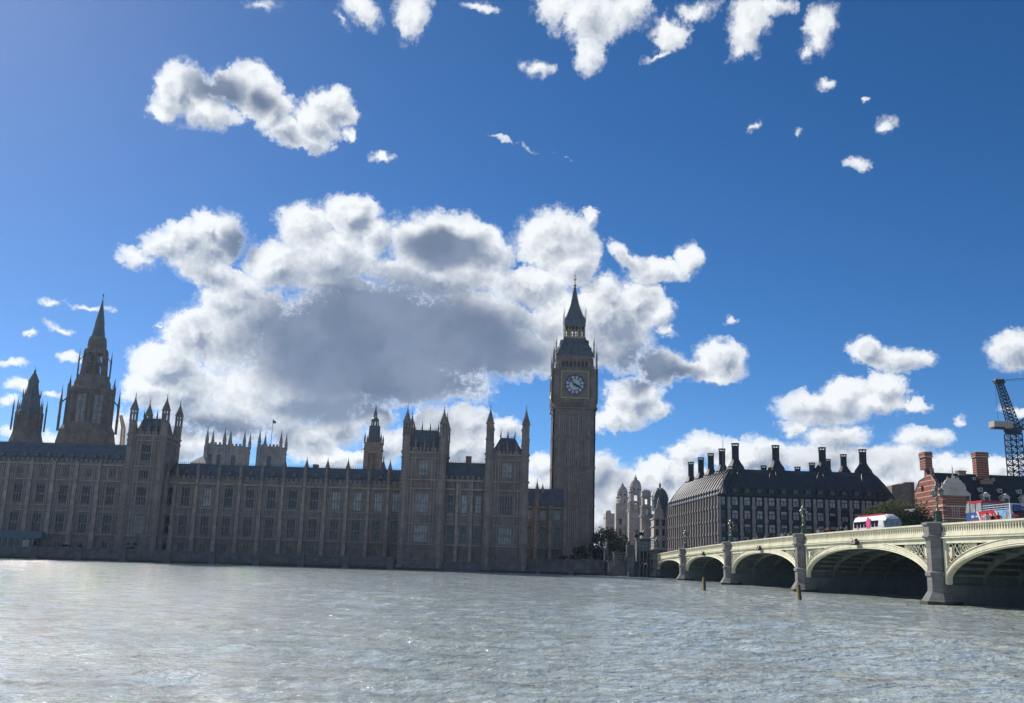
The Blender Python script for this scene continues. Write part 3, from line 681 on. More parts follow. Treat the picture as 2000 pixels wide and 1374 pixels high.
# shaded range linking pavilion and clock tower
t = thing('palace_link', 'dark low palace wing in shadow between the waterside pavilion and the clock tower', 'palace', (9, 266, 2.6), group=G)
gothic_range(t, [4.0, 7.75, 11.6, 15.5], 266, [(6.3, .3, .2), (12, .25, .2), (13.5, .25, .2), (17.0, .35, .35)], 2.4, 17.8, [(6.8, 11.4, 1.7, 3, (.5,), 'sg'), (13.9, 16.6, 1.7, 3, (), 'sb')], bw=.9, bout=.9)
gable_roof(t, 3, 15.4, 266.6, 276, 17.6, 22.6)
place(pinnacle_mesh(.55, 4.6, 2.3, .9), 'pinnacle', t, (AX(1049, 960, 265.5), 265.4, 17.2))
place(pinnacle_mesh(.35, 1.2, 1.2, .6), 'pinnacle', t, (AX(1060, 955, 270), 270, 21.2))

# ------------------------------------------------------------------ spires behind the roofs
def octo_spire():
    Y = 315; cx0 = AX(170, 866, Y); cxt = AX(201, 578, Y); cx = (cx0+cxt)/2-.2
    t = thing('central_spire', 'tall octagonal brown stone spire ringed by thin flying pinnacles, the tallest of the left skyline', 'tower', (cx, Y, 2.6), group=G)
    mb = MB()
    R0 = 8.6
    mb.lathe(cx, Y, [(9.3, 30), (9.0, 36), (8.2, 40.2), (7.3, 42), (7.0, 42.2), (7.0, 52.6), (7.35, 52.8), (7.35, 53.8), (6.2, 54)], 8)
    for k in range(8):                                    # ribs and corner shafts of the big stage
        a = math.pi/8+k*math.pi/4
        mb.tube((cx+7.0*math.cos(a), Y+7.0*math.sin(a), 36), (cx+7.0*math.cos(a), Y+7.0*math.sin(a), 55), .45, .3, 6)
        for q in range(1, 12):
            u = q/12; a2 = a+math.pi/4
            x = cx+7.02*(math.cos(a)*(1-u)+math.cos(a2)*u); y = Y+7.02*(math.sin(a)*(1-u)+math.sin(a2)*u)
            mb.tube((x, y, 41), (x, y, 52.6), .12, .12, 4)
    mb.build('drum', M['brown'], t)
    gl = MB()
    for k in range(8):                                    # tall windows
        a = math.pi/8+k*math.pi/4; a2 = a+math.pi/4
        for (u0, u1) in ((.24, .47), (.53, .76)):
            p = lambda u, r=7.06: (cx+r*(math.cos(a)*(1-u)+math.cos(a2)*u), Y+r*(math.sin(a)*(1-u)+math.sin(a2)*u))
            (xa, ya), (xb, yb) = p(u0), p(u1)
            gl.quad((xa, ya, 41.5), (xb, yb, 41.5), (xb, yb, 51.2), (xa, ya, 51.2))
    gl.build('window_glazing', M['pale_pane'], t)
    mb = MB()                                             # stepped collar and open lantern
    mb.lathe(cx, Y, [(6.2, 54), (5.6, 54.8), (5.6, 55.6), (4.9, 57.5), (4.9, 58.2), (4.4, 58.4)], 8)
    for k in range(8):
        a = math.pi/8+k*math.pi/4; a2 = a+math.pi/4
        P0 = Vector((math.cos(a), math.sin(a), 0)); P1 = Vector((math.cos(a2), math.sin(a2), 0))
        mb.tube((cx+P0.x*3.7, Y+P0.y*3.7, 58), (cx+P0.x*3.3, Y+P0.y*3.3, 66.5), .62, .5, 6)
        for u in (.33, .5, .67):
            q = P0*(1-u)+P1*u; mb.tube((cx+q.x*3.7, Y+q.y*3.7, 58), (cx+q.x*3.3, Y+q.y*3.3, 66), .16 if u != .5 else .26, .14, 4)
    mb.lathe(cx, Y, [(3.75, 62.0), (3.75, 62.4)], 8); mb.lathe(cx, Y, [(3.7, 65.4), (3.5, 67), (2.9, 67.6), (3.0, 68.4), (2.7, 70.4), (2.5, 71.2)], 8)
    mb.build('lantern', M['stone'], t)
    mb = MB(); mb.lathe(cx, Y, [(2.1, 71.2), (1.4, 75.6), (1.5, 75.9), (.85, 79.6), (.2, 83.2), (.5, 83.4), (.1, 83.8), (.08, 85.2), (.3, 85.4), (.02, 86.3)], 8)
    for k in range(8):
        a = math.pi/8+k*math.pi/4
        for q in range(14): z = 72+q*.85; r = 2.0*(83.6-z)/12.4+.05; mb.lathe(cx+r*math.cos(a), Y+r*math.sin(a), [(.05, z), (.16, z+.12), (.02, z+.3)], 4)
    mb.build('spire', M['lead'], t)
    pm = pinnacle_mesh(.42, 9.0, 5.2, .8, 6, 'flying_pinnacle', 'stone')
    ps = pinnacle_mesh(.26, 5.5, 3.4, .6, 6, 'flying_pinnacle', 'stone')
    st = MB()
    for k in range(8):
        a = math.pi/8+k*math.pi/4
        x, y = cx+8.7*math.cos(a), Y+8.7*math.sin(a); place(pm, 'flying_pinnacle', t, (x, y, 39.5))
        st.tube((x, y, 48.6), (cx+7*math.cos(a), Y+7*math.sin(a), 50.4), .22, .22, 4)
        x, y = cx+4.9*math.cos(a), Y+4.9*math.sin(a); place(ps, 'flying_pinnacle', t, (x, y, 57.5))
        st.tube((x, y, 63), (cx+3.8*math.cos(a), Y+3.8*math.sin(a), 64.5), .13, .13, 4)
        place(pinnacle_mesh(.3, 1.8, 2.2, .5, 6, 'flying_pinnacle', 'stone'), 'flying_pinnacle', t, (cx+6.7*math.cos(a), Y+6.7*math.sin(a), 53.6))
    st.build('flying_buttress', M['stone'], t)
octo_spire()
def small_spire():
    Y = 285; cx = AX(57, 812, Y)
    t = thing('roof_spire', 'smaller dark lead-covered spire rising from the roof near the left edge, short and square-shouldered', 'tower', (cx, Y, 2.6), group=G)
    z = lambda py: AZ(57, py, Y)
    mb = MB(); mb.lathe(cx, Y, [(4.9, 24), (4.5, z(862)), (4.0, z(850)), (3.65, z(840)), (3.65, z(815)), (3.9, z(812))], 8)
    for k in range(8):
        a = math.pi/8+k*math.pi/4; mb.tube((cx+3.6*math.cos(a), Y+3.6*math.sin(a), z(862)), (cx+3.6*math.cos(a), Y+3.6*math.sin(a), z(806)), .3, .22, 5)
        for u in (.2, .4, .6, .8):
            a2 = a+math.pi/4; q = ((math.cos(a)*(1-u)+math.cos(a2)*u)*3.66, (math.sin(a)*(1-u)+math.sin(a2)*u)*3.66)
            mb.tube((cx+q[0], Y+q[1], z(843)), (cx+q[0], Y+q[1], z(815)), .1, .1, 4)
    mb.build('drum', M['stone'], t)
    mb = MB(); mb.lathe(cx, Y, [(3.8, z(812)), (3.0, z(803)), (2.7, z(795)), (2.3, z(776)), (2.5, z(774)), (1.65, z(767)), (1.4, z(748)), (1.55, z(745)), (.8, z(734)), (.25, z(727)), (.4, z(725)), (.06, z(722)), (.02, z(713))], 8)
    mb.build('spire', M['lead'], t)
    pm = pinnacle_mesh(.24, 6.4, 2.6, .5, 6, 'flying_pinnacle', 'stone')
    for k in range(8):
        a = math.pi/8+k*math.pi/4; place(pm, 'flying_pinnacle', t, (cx+4.4*math.cos(a), Y+4.4*math.sin(a), z(842)))
        place(pinnacle_mesh(.16, 1.2, 1.4, .4, 5, 'flying_pinnacle', 'lead'), 'flying_pinnacle', t, (cx+2.35*math.cos(a), Y+2.35*math.sin(a), z(778)))
small_spire()
def vent_lantern():
    Y = 290; cx = AX(729.5, 880, Y); z = lambda py: AZ(731, py, Y)
    t = thing('lantern_tower', 'slim tan stone tower with a grey octagonal cap, left of the pavilion towers', 'tower', (cx, Y, 2.6), group=G)
    mb = MB(); mb.wall(cx-2.5, cx+2.5, 20, z(866), Y-2.5, [(cx-1.1, cx-.15, z(905), z(887)), (cx+.15, cx+1.1, z(905), z(887)), (cx-1.1, cx-.15, z(925), z(909)), (cx+.15, cx+1.1, z(925), z(909))], .5)
    mb.box(cx-2.49, cx+2.49, Y-1.9, Y+2.5, 20, z(866)-.02); mb.quad((cx-2.5, Y-2.5, 20), (cx-2.5, Y, 20), (cx-2.5, Y, z(866)), (cx-2.5, Y-2.5, z(866))); mb.quad((cx+2.5, Y-2.5, 20), (cx+2.5, Y, 20), (cx+2.5, Y, z(866)), (cx+2.5, Y-2.5, z(866)))
    for py in (880, 868): mb.box(cx-2.7, cx+2.7, Y-2.7, Y+2.7, z(py), z(py)+.3)
    mb.box(cx-3.3, cx-2.5, Y-2.6, Y-2.4, z(881), z(881)+.15); mb.box(cx+2.5, cx+3.3, Y-2.6, Y-2.4, z(884), z(884)+.15)
    mb.build('shaft', M['warm'], t)
    mb = MB(); mb.lathe(cx, Y, [(2.0, z(868)), (1.65, z(834)), (1.75, z(833))], 8); mb.build('cap', M['lead'], t)
    mb = MB()
    for k in range(8):
        a = math.pi/8+k*math.pi/4; mb.tube((cx+1.1*math.cos(a), Y+1.1*math.sin(a), z(834)), (cx+.95*math.cos(a), Y+.95*math.sin(a), z(820)), .17, .15, 4)
        mb.tube((cx+.6*math.cos(a), Y+.6*math.sin(a), z(817)), (cx+.4*math.cos(a), Y+.4*math.sin(a), z(808)), .1, .08, 4)
    mb.lathe(cx, Y, [(1.25, z(823)), (1.1, z(819)), (.7, z(816))], 8); mb.lathe(cx, Y, [(.55, z(810)), (.4, z(806)), (.12, z(799)), (.2, z(798)), (.02, z(790))], 8)
    mb.build('lantern', M['lead'], t)
    pm = pinnacle_mesh(.28, 1.4, 1.3, .4, 6)
    for sx in (-1, 1):
        for sy in (-1, 1): place(pm, 'pinnacle', t, (cx+2.4*sx, Y+2.4*sy, z(868)))
    # gilded vane scrap and small flag nearby
vent_lantern()
def church(name, label, px0, px1, pyt, Y, parts, group, flag=False):
    x0, x1 = AX(px0, 900, Y), AX(px1, 900, Y); zt = AZ((px0+px1)/2, pyt, Y); w = x1-x0
    t = thing(name, label, 'church tower', ((x0+x1)/2, Y, 2.6), group=group)
    mb = MB(); c = (x0+x1)/2
    ops = [(c+o-.9, c+o+.9, zt-9.5, zt-4.2) for o in parts]
    mb.wall(x0, x1, 20, zt, Y, ops, .6); mb.box(x0+.01, x1-.01, Y+.8, Y+w, 20, zt-.02)
    for x in (x0, x1): mb.quad((x, Y, 20), (x, Y+w, 20), (x, Y+w, zt), (x, Y, zt))
    for x in (x0+.4, x1-.4): mb.box(x-.8, x+.8, Y-.7, Y+.01, 20, zt-.6)
    for z in (zt-.5, zt-2.6, zt-11): mb.box(x0-.3, x1+.3, Y-.35, Y+w, z, z+.4)
    merlons(mb, x0, x1, Y-.1, Y+.3, zt, .9, .9, .6); merlonsy(mb, Y, Y+w, x0-.1, x0+.3, zt, .9, .9, .6)
    mb.build('wall', M['abbey'], t)
    gl = MB()
    for o in ops: gl.quad((o[0], Y+.5, o[2]), (o[1], Y+.5, o[2]), (o[1], Y+.5, o[3]), (o[0], Y+.5, o[3]))
    gl.build('louvre', M['lead'], t)
    pm = pinnacle_mesh(.75, 2.4, 4.6, .8, 6, 'pinnacle', 'abbey')
    for sx in (x0+.4, x1-.4):
        for sy in (Y-.1, Y+w-.3): place(pm, 'pinnacle', t, (sx, sy, zt-.6))
    if flag:
        fx = AX(529, 868, Y+w/2); mb = MB(); mb.tube((fx, Y+w/2, zt-1), (fx+.1, Y+w/2, AZ(531, 818, Y+w/2)), .14, .08, 6); p = mb.build('flagpole', M['lead'], t)
        zt2 = AZ(531, 820, Y+w/2); mb = MB(); mb.add([(fx+.1+q*.35, Y+w/2+.1*math.sin(q*2), zt2-zz-.2*q) for q in range(5) for zz in (0, 1.7-.2*q)], [(2*q, 2*q+2, 2*q+3, 2*q+1) for q in range(4)]); mb.build('flag', M['blue'], t)
    return t
GA = 'pale church towers behind the palace roof'
church('church_tower', 'pale stone church tower with four tall pinnacles and a flag on a pole', 502, 548, 872, 420, (0,), GA, True)
church('church_tower', 'weathered pale tower with corner spikes, right half of the pair left of the flag tower', 434, 476, 871, 424, (0,), GA)
church('church_tower', 'browner church tower with two dark louvred openings, left half of the pair', 399, 437, 868, 405, (-1.9, 1.9), GA)
# low roof shapes beside them
def low_roof(label, px0, px1, py, Y, h, hips=2.5):
    x0, x1 = AX(px0, 900, Y), AX(px1, 900, Y); z = AZ((px0+px1)/2, py, Y)
    t = thing('hall_roof', label, 'roof', ((x0+x1)/2, Y, 2.6)); mb = MB(); mb.box(x0, x1, Y, Y+10, 15, z-h+.01); mb.build('wall', M['stone'], t)
    mb = MB(); mb.tbox(x0-.3, x1+.3, Y-.3, Y+10.3, z-h, z, hips, 4.5); mb.build('roof', M['slate'], t)
low_roof('low hipped grey roof just left of the pale church towers', 372, 402, 889, 300, 2.6)
t = thing('stair_turret', 'slim stone pinnacle turret rising behind the range roof near the lantern tower', 'turret', (AX(763, 915, 275), 275, 2.6), group=G)
place(pinnacle_mesh(.9, 21.5, 4.4, .9, 8, 'shaft', 'stone'), 'shaft', t, (AX(762, 915, 275), 275, 2.6))
t = thing('stair_turret', 'little dark slate turret roof between the lantern tower and the slim pinnacle turret', 'turret', (AX(749, 915, 275), 275, 2.6), group=G)
mb = MB(); cx = AX(748.5, 915, 275); mb.lathe(cx, 275, [(.9, 20), (.9, 26.4), (1.1, 26.6), (.5, 28.3), (.1, 29.6), (.2, 29.8), (.02, 31)], 6); mb.build('roof', M['lead'], t)

# ------------------------------------------------------------------ clock tower
def clock_tower():
    Y = 297.0; cx = 19.75; hw = 6.3; cy = Y+hw
    z = lambda py: AZ(1121, py, Y)
    t = thing('clock_tower', 'tall stone clock tower with a round white dial and an iron spire', 'clock tower', (cx, cy, 2.6))
    def four(fn, mb):
        for k in range(4):
            mb.mtx = Matrix.Translation((cx, cy, 0)) @ Matrix.Rotation(k*math.pi/2, 4, 'Z'); fn(mb)
        mb.mtx = None
    zg = 3.0
    zA, zB, zC, zD, zE = z(990), z(969), z(913), z(858), z(810)
    def shaft(mb):
        h = hw
        mb.quad((-h, -h, zg), (h, -h, zg), (h, -h, z(798)), (-h, -h, z(798)))
        # clasping corner buttresses
        for s in (-1, 1):
            mb.box(*(sorted((s*h*1.03, s*h*.74))), -h*1.03, -h+.3, zg, z(800))
            for q in (.80, .87, .95): mb.box(s*h*q-.07, s*h*q+.07, -h*1.03-.08, -h*1.03+.1, zg+4, z(802))
        # base stage
        mb.box(-h*1.06, h*1.06, -h*1.09, -h+.2, zg, zg+2.2)
        for zz in (z(1088), z(1060), zA, zB, zC-.4, zC, zD, zD+.9, zE): mb.box(-h*1.05, h*1.05, -h*1.06, -h+.2, zz, zz+.3)
    def ribs(mb):
        h = hw
        for (za, zb) in ((z(1085), zA), (zA+.4, zB), (zB+.4, zC-.4), (zC+.4, zD), (zD+1.2, zE)):
            n = 14
            for q in range(n+1):
                x = -h*.72+1.44*h*q/n; w = .2 if q in (0, 5, 9, 14) else .11
                mb.box(x-w, x+w, -h-.2, -h+.1, za, zb)
    mb = MB(); four(shaft, mb); mb.build('shaft', M['stone3'], t)
    mb = MB(); four(ribs, mb); mb.build('panelling', M['stone2'], t)
    # narrow slit windows
    for (pa, pb) in ((852, 816), (911, 897), (1080, 1050), (1040, 1020), (1010, 996)):
        wm = MB(); wm.box(-.2, .2, -.05, .1, 0, z(pb)-z(pa)); wm = wm.mesh('window_slit', M['glass'])
        for x in (-.32, -.14, .14, .32): place(wm, 'window_slit', t, (cx+x*hw, Y, z(pa)))
    # corbelled clock stage
    mb = MB(); H2 = (AX(1166.5, 760, Y)-AX(1079.5, 760, Y))/2*1.0; zc0, zc1 = z(797), z(721)
    def stage(mb):
        mb.add([(-hw, -hw, z(798)), (hw, -hw, z(798)), (H2, -H2, z(786)), (-H2, -H2, z(786))], [(0, 1, 2, 3)])
        mb.quad((-H2, -H2, z(786)), (H2, -H2, z(786)), (H2, -H2, zc1), (-H2, -H2, zc1))
        for q in range(12):                                   # arcaded frieze under the dial
            x = -H2*.62+1.24*H2*q/11; mb.box(x-.14, x+.14, -H2-.14, -H2+.1, z(796)+.2, z(783))
        for zz in (z(799), z(783), z(724)): mb.box(-H2*1.03, H2*1.03, -H2*1.03, -H2+.2, zz, zz+.35)
        for s in (-1, 1):
            mb.box(*(sorted((s*H2*1.02, s*H2*.72))), -H2*1.02, -H2+.3, z(788), zc1)
            for q in (.76, .84, .92, .99): mb.box(s*H2*q-.06, s*H2*q+.06, -H2*1.02-.08, -H2, z(786), zc1)
        merlons(mb, -H2, H2, -H2-.1, -H2+.2, zc1, .7, .45, .3)
    four(stage, mb); mb.build('clock_stage', M['stone3'], t)
    zd = z(752.5); rd = 3.5
    # four dials
    fr = MB(); 
    def frame(mb):
        a, b = rd*1.25, rd*1.13; y = -H2
        for (x0, x1, z0, z1) in ((-a, a, zd+b, zd+a), (-a, a, zd-a, zd-b), (-a, -b, zd-b, zd+b), (b, a, zd-b, zd+b)): mb.box(x0, x1, y-.35, y+.1, z0, z1)
        
        n = 40
        for i in range(n):
            p = 2*math.pi*i/n; q = 2*math.pi*(i+1)/n
            mb.tube((rd*math.cos(p), y-.2, zd+rd*math.sin(p)), (rd*math.cos(q), y-.2, zd+rd*math.sin(q)), .14, .14, 4)
    four(frame, fr); fr.build('dial_frame', M['gold'], t)
    for k in range(4): fr = MB(Matrix.Translation((cx, cy, 0)) @ Matrix.Rotation(k*math.pi/2, 4, 'Z')); fr.quad((-rd*1.13, -H2-.08, zd-rd*1.13), (rd*1.13, -H2-.08, zd-rd*1.13), (rd*1.13, -H2-.08, zd+rd*1.13), (-rd*1.13, -H2-.08, zd+rd*1.13)); fr.build('dial_spandrel', M['dialgreen'], t)
    for k in range(4):
        mt = Matrix.Translation((cx, cy, 0)) @ Matrix.Rotation(k*math.pi/2, 4, 'Z'); y = -H2-.14
        d = MB(mt); n = 48
        d.add([(0, y, zd)]+[(rd*math.cos(2*math.pi*i/n), y, zd+rd*math.sin(2*math.pi*i/n)) for i in range(n)], [(0, i+1, (i+1) % n+1) for i in range(n)])
        face = d.build('clock_face', M['opal'], t)
        m = MB(mt)
        for i in range(12):
            a = 2*math.pi*i/12; ux, uz = math.sin(a), math.cos(a); vx, vz = uz, -ux
            for off in (-.12, 0, .12):
                m.tube((ux*rd*.55+vx*off, y-.05, zd+uz*rd*.55+vz*off), (ux*rd*.86+vx*off, y-.05, zd+uz*rd*.86+vz*off), .05, .05, 4)
            m.tube((ux*rd*.88, y-.05, zd+uz*rd*.88), (ux*rd*.97, y-.05, zd+uz*rd*.97), .07, .07, 4)
        an = MB(mt); an.add([(rd*q*math.cos(2*math.pi*i/n), y-.03, zd+rd*q*math.sin(2*math.pi*i/n)) for q in (.80, .995) for i in range(n)], [(i, (i+1) % n, n+(i+1) % n, n+i) for i in range(n)]); an.build('outer_ring', M['ink2'], face)
        for rr2, w in ((.52, .07), (.80, .06), (.97, .08)):
            for i in range(n):
                p = 2*math.pi*i/n; q = 2*math.pi*(i+1)/n; r = rd*rr2
                m.tube((r*math.cos(p), y-.04, zd+r*math.sin(p)), (r*math.cos(q), y-.04, zd+r*math.sin(q)), w, w, 4)
        m.build('numeral_ring', M['ink'], face)
        hnd = MB(mt)
        for (deg, L, w, tail) in ((-42.5, rd*.92, .17, .9), (117, rd*.58, .34, .5)):
            a = R(deg); ux, uz = math.sin(a), math.cos(a); vx, vz = uz, -ux
            pts = [(-ux*tail+vx*w, -uz*tail+vz*w), (ux*L*.7+vx*w, uz*L*.7+vz*w), (ux*L, uz*L), (ux*L*.7-vx*w, uz*L*.7-vz*w), (-ux*tail-vx*w, -uz*tail-vz*w)]
            hnd.prism([(a_, zd+b_) for a_, b_ in pts], y-.16-w*.3, y-.10-w*.3)
        hnd.build('hands', M['ink'], face)
    # belfry
    HB = (AX(1159.5, 705, Y)-AX(1091, 705, Y))/2; zb1 = z(692)
    mb = MB()
    def belf(mb):
        y = -HB; n = 7; ops = []
        for i in range(n):
            c = (-.66+1.32*i/(n-1))*HB; ops.append((c-.42, c+.42, z(717), z(704)))
        mb.wall(-HB, HB, zc1-.3, zb1, y, ops, .8)
        for o in ops:
            for s in (-1, 1): c = (o[0]+o[1])/2; mb.prism([(c+s*.42, o[3]), (c, o[3]), (c+s*.42, o[3]-.6)], y+.05, y+.3)
        for i in range(n+1): x = (-.77+1.54*i/n)*HB; mb.box(x-.12, x+.12, y-.18, y+.01, z(719), z(699))
        for zz in (z(701), z(694)): mb.box(-HB*1.04, HB*1.04, -HB*1.04, -HB+.2, zz, zz+.3)
    four(belf, mb); mb.box(cx-HB+1.6, cx+HB-1.6, cy-HB+1.6, cy+HB-1.6, zc1-.5, zb1); mb.build('belfry', M['stone3'], t)
    mb = MB(); mb.box(cx-HB+.85, cx+HB-.85, cy-HB+.85, cy+HB-.85, z(719), z(702)); mb.build('louvre', M['glass'], t)
    # lower roof
    mb = MB(); L1 = HB*1.06; L2 = (AX(1145.5, 655, Y)-AX(1106.5, 655, Y))/2*1.03
    def froof(mb):
        prof = [(L1, z(692)), (L1*.93, z(688)), (L1*.80, z(676)), (L2*1.06, z(662)), (L2, z(655))]
        for (a, za), (b, zb) in zip(prof, prof[1:]): mb.add([(-a, -a, za), (a, -a, za), (b, -b, zb), (-b, -b, zb)], [(0, 1, 2, 3)])
        for (zz, r, nn) in ((z(686), L1*.88, 4), (z(671), L1*.74, 3)):
            for i in range(nn):
                x = (-.62+1.24*i/(nn-1))*r; mb.prism([(x-.3, zz), (x+.3, zz), (x+.3, zz+1.0), (x, zz+1.9), (x-.3, zz+1.0)], -r-.25, -r+.9)
        for (a, za), (b, zb) in zip(prof, prof[1:]): mb.tube((-a, -a, za), (-b, -b, zb), .18, .18, 5)
        for i in range(8):
            k = (i+.5)/8; za = z(690)+(z(656)-z(690))*k; a = L1*.93+(L2-L1*.93)*k; mb.lathe(-a, -a, [(.1, za), (.32, za+.25), (.05, za+.6)], 4)
    four(froof, mb); mb.build('lower_roof', M['lead'], t)
    mb = MB()
    def dots(mb):
        for (zz, r, nn) in ((z(686), L1*.88, 4), (z(671), L1*.74, 3)):
            for i in range(nn): x = (-.62+1.24*i/(nn-1))*r; mb.box(x-.14, x+.14, -r-.27, -r-.2, zz+.2, zz+1.2)
    four(dots, mb); mb.build('roof_light', M['glass'], t)
    # open lantern of gilded columns
    mb = MB()
    def lan(mb):
        h = L2*.95; n = 6
        for i in range(n): x = -h+2*h*i/n; mb.tube((x, -h, z(655)), (x, -h, z(629)), .17 if i else .28, .15 if i else .26, 5)
        for i in range(3): x = -h*.5+h*i/2; mb.tube((x, -h*.6, z(655)), (x, -h*.6, z(632)), .15, .15, 5)
        mb.box(-h-.1, h+.1, -h-.15, -h+.15, z(641), z(640)); mb.box(-h-.15, h+.15, -h-.25, -h+.3, z(656), z(653))
    four(lan, mb); mb.build('lantern', M['gold'], t)
    mb = MB()
    def sp(mb):
        prof = [(L2*1.04, z(634)), (L2*1.04, z(628)), (L2*1.08, z(622)), (L2*.80, z(612)), (L2*.60, z(601)), (L2*.40, z(588)), (L2*.24, z(573)), (L2*.10, z(557)), (.2, z(551))]
        for (a, za), (b, zb) in zip(prof, prof[1:]): mb.add([(-a, -a, za), (a, -a, za), (b, -b, zb), (-b, -b, zb)], [(0, 1, 2, 3)])
        for i in range(16):
            k = (i+.5)/16; zz = z(620)+(z(553)-z(620))*k
            a = [q for q in zip(prof, prof[1:]) if q[0][1] <= zz <= q[1][1]]
            if a: (r0, za), (r1, zb) = a[0]; r = r0+(r1-r0)*(zz-za)/(zb-za); mb.lathe(-r, -r, [(.08, zz), (.24, zz+.2), (.04, zz+.45)], 4)
    four(sp, mb); mb.build('spire', M['lead'], t)
    mb = MB(); mb.lathe(cx, cy, [(.3, z(551.5)), (.3, z(549)), (.62, z(547.5)), (.3, z(545.5)), (.14, z(544)), (.12, z(538)), (.45, z(536)), (.12, z(534)), (.1, z(529)), (.3, z(528)), (.05, z(527)), (.02, z(520))], 8)
    for a in range(4): mb.tube((cx, cy, z(537)), (cx+.9*math.cos(a*1.57+.5), cy+.9*math.sin(a*1.57+.5), z(532)), .06, .04, 4)
    mb.build('finial', M['gold'], t)
    pm = pinnacle_mesh(.34, 3.4, 3.2, 2.2, 6, 'corner_pinnacle', 'stone2'); pg = pinnacle_mesh(.24, 4.4, 1.8, 3.2, 5, 'corner_pinnacle', 'gold'); p3 = pinnacle_mesh(.13, 2.6, 1.6, 1.8, 5, 'corner_pinnacle', 'gold')
    for sx in (-1, 1):
        for sy in (-1, 1):
            place(pm, 'corner_pinnacle', t, (cx+sx*H2*.97, cy+sy*H2*.97, zc1-.2)); place(pg, 'corner_pinnacle', t, (cx+sx*HB*1.08, cy+sy*HB*1.08, z(698)))
            place(p3, 'corner_pinnacle', t, (cx+sx*L2*1.05, cy+sy*L2*1.05, z(623)))
clock_tower()

# ------------------------------------------------------------------ river wall and terrace
t = thing('river_wall', 'long dark granite river wall under the palace terrace', 'wall', (-85, 244, 0))
mb = MB(); mb.box(-175, -27.2, 244, 246, -1, 2.5); mb.box(-175, -27.2, 243.85, 244.5, 2.5, 2.85); mb.box(-175, -27.2, 243.6, 244, .9, 1.15)
for i in range(14): x = -170+10.9*i; mb.tbox(x-.8, x+.8, 243.4, 244.1, -1, 2.95, .08, .1)
mb.build('wall', M['wall'], t); mb = MB(); mb.box(-175, -27.2, 243.75, 244, -1, .45); mb.build('tide_mark', M['weed'], t)
mb = MB(); mb.box(-175, -27, 246.002, 255, 1, 2.606); tag(mb.build('terrace', M['paving']), kind='structure')
t = thing('river_wall', 'black shaded river wall between the pavilion and the bridge, with dark plants above it', 'wall', (20, 245, 0))
mb = MB(); mb.box(5.1, 27.5, 245, 246.5, -1, 3.3); mb.box(5.1, 27.5, 244.85, 245.3, 3.3, 3.6)
for i in range(3): x = 8+8*i; mb.box(x-.5, x+.5, 244.7, 245, -1, 3.7)
mb.build('wall', M['wall'], t); mb = MB(); mb.box(5.1, 27.5, 244.75, 245, -1, .5); mb.build('tide_mark', M['weed'], t)
g = MB(); g.box(4.9, 27.5, 246.5, 262, 2, 3.5); tag(g.build('embankment_garden', mat('lawn', (.03, .045, .02), .95, .3, 1)), kind='structure')
# terrace pavilion tent at far left
t = thing('terrace_marquee', 'low white framed marquee with a blue grey roof on the terrace at the left edge', 'marquee', (-125, 247.5, 2.6))
xa, xb = AX(-30, 1060, 247), AX(66, 1060, 247)
mb = MB(); mb.tbox(xa, xb+1.8, 246.3, 250.6, 5.1, 6.6, .4, 1.6); mb.box(xa-.1, xb+1.9, 246.2, 250.7, 4.9, 5.1); mb.build('roof', mat('canvas_blue_grey', (.09, .12, .15), .6, .1, 1), t)
mb = MB(); n = 8
for i in range(n+1): x = xa+(xb-xa)*i/n; mb.box(x-.07, x+.07, 246.3, 246.45, 2.6, 4.9)
mb.box(xa, xb, 246.3, 246.45, 2.6, 2.75); mb.build('frame', M['whitec'], t)
mb = MB()
for i in range(n):
    x = xa+(xb-xa)*i/n; mb.quad((x+.07, 246.4, 2.75), (x+(xb-xa)/n-.07, 246.4, 2.75), (x+(xb-xa)/n-.07, 246.4, 4.9), (x+.07, 246.4, 4.9))
mb.build('panel', M['glass'], t)
x = xa+(xb-xa)*6.35/n; mb = MB(); mb.box(x, x+1.7, 246.33, 246.38, 2.8, 4.5); mb.build('curtain', M['whitec'], t)
# terrace shrubs in tubs
def foliage(mb, cx, cy, cz, rx, ry, rz, n, s, rnd, lean=0):
    lobes = [(rnd.uniform(-.6, .6)*rx, rnd.uniform(-.6, .6)*ry, rnd.uniform(-.55, .65)*rz, rnd.uniform(.28, .55)) for _ in range(max(4, int(n/140)))]
    for _ in range(n):
        lx, ly, lz, lr = rnd.choice(lobes)
        while True:
            a, b, c = rnd.uniform(-1, 1), rnd.uniform(-1, 1), rnd.uniform(-1, 1); d = a*a+b*b+c*c
            if .3 < d < 1: break
        p = Vector((cx+lx+a*lr*rx, cy+ly+b*lr*ry, cz+lz+c*lr*rz))
        u = Vector((rnd.uniform(-1, 1), rnd.uniform(-1, 1), rnd.uniform(-.6, .6))).normalized(); v = u.cross(Vector((rnd.uniform(-1, 1), rnd.uniform(-1, 1), rnd.uniform(-1, 1)))).normalized()
        q = s*rnd.uniform(.6, 1.3)
        mb.mi_next = 0
        mb.cur = rnd.randrange(3)
        mb.add([p-u*q, p+v*q*.5, p+u*q, p-v*q*.5], [(0, 1, 2, 3)])
    mb.cur = 0
LEAF = [mat('leaf_mid', (.09, .11, .035), .75, .25, 1), mat('leaf_dark', (.05, .075, .026), .8, .25, 1), mat('leaf_light', (.15, .145, .05), .7, .25, 1)]
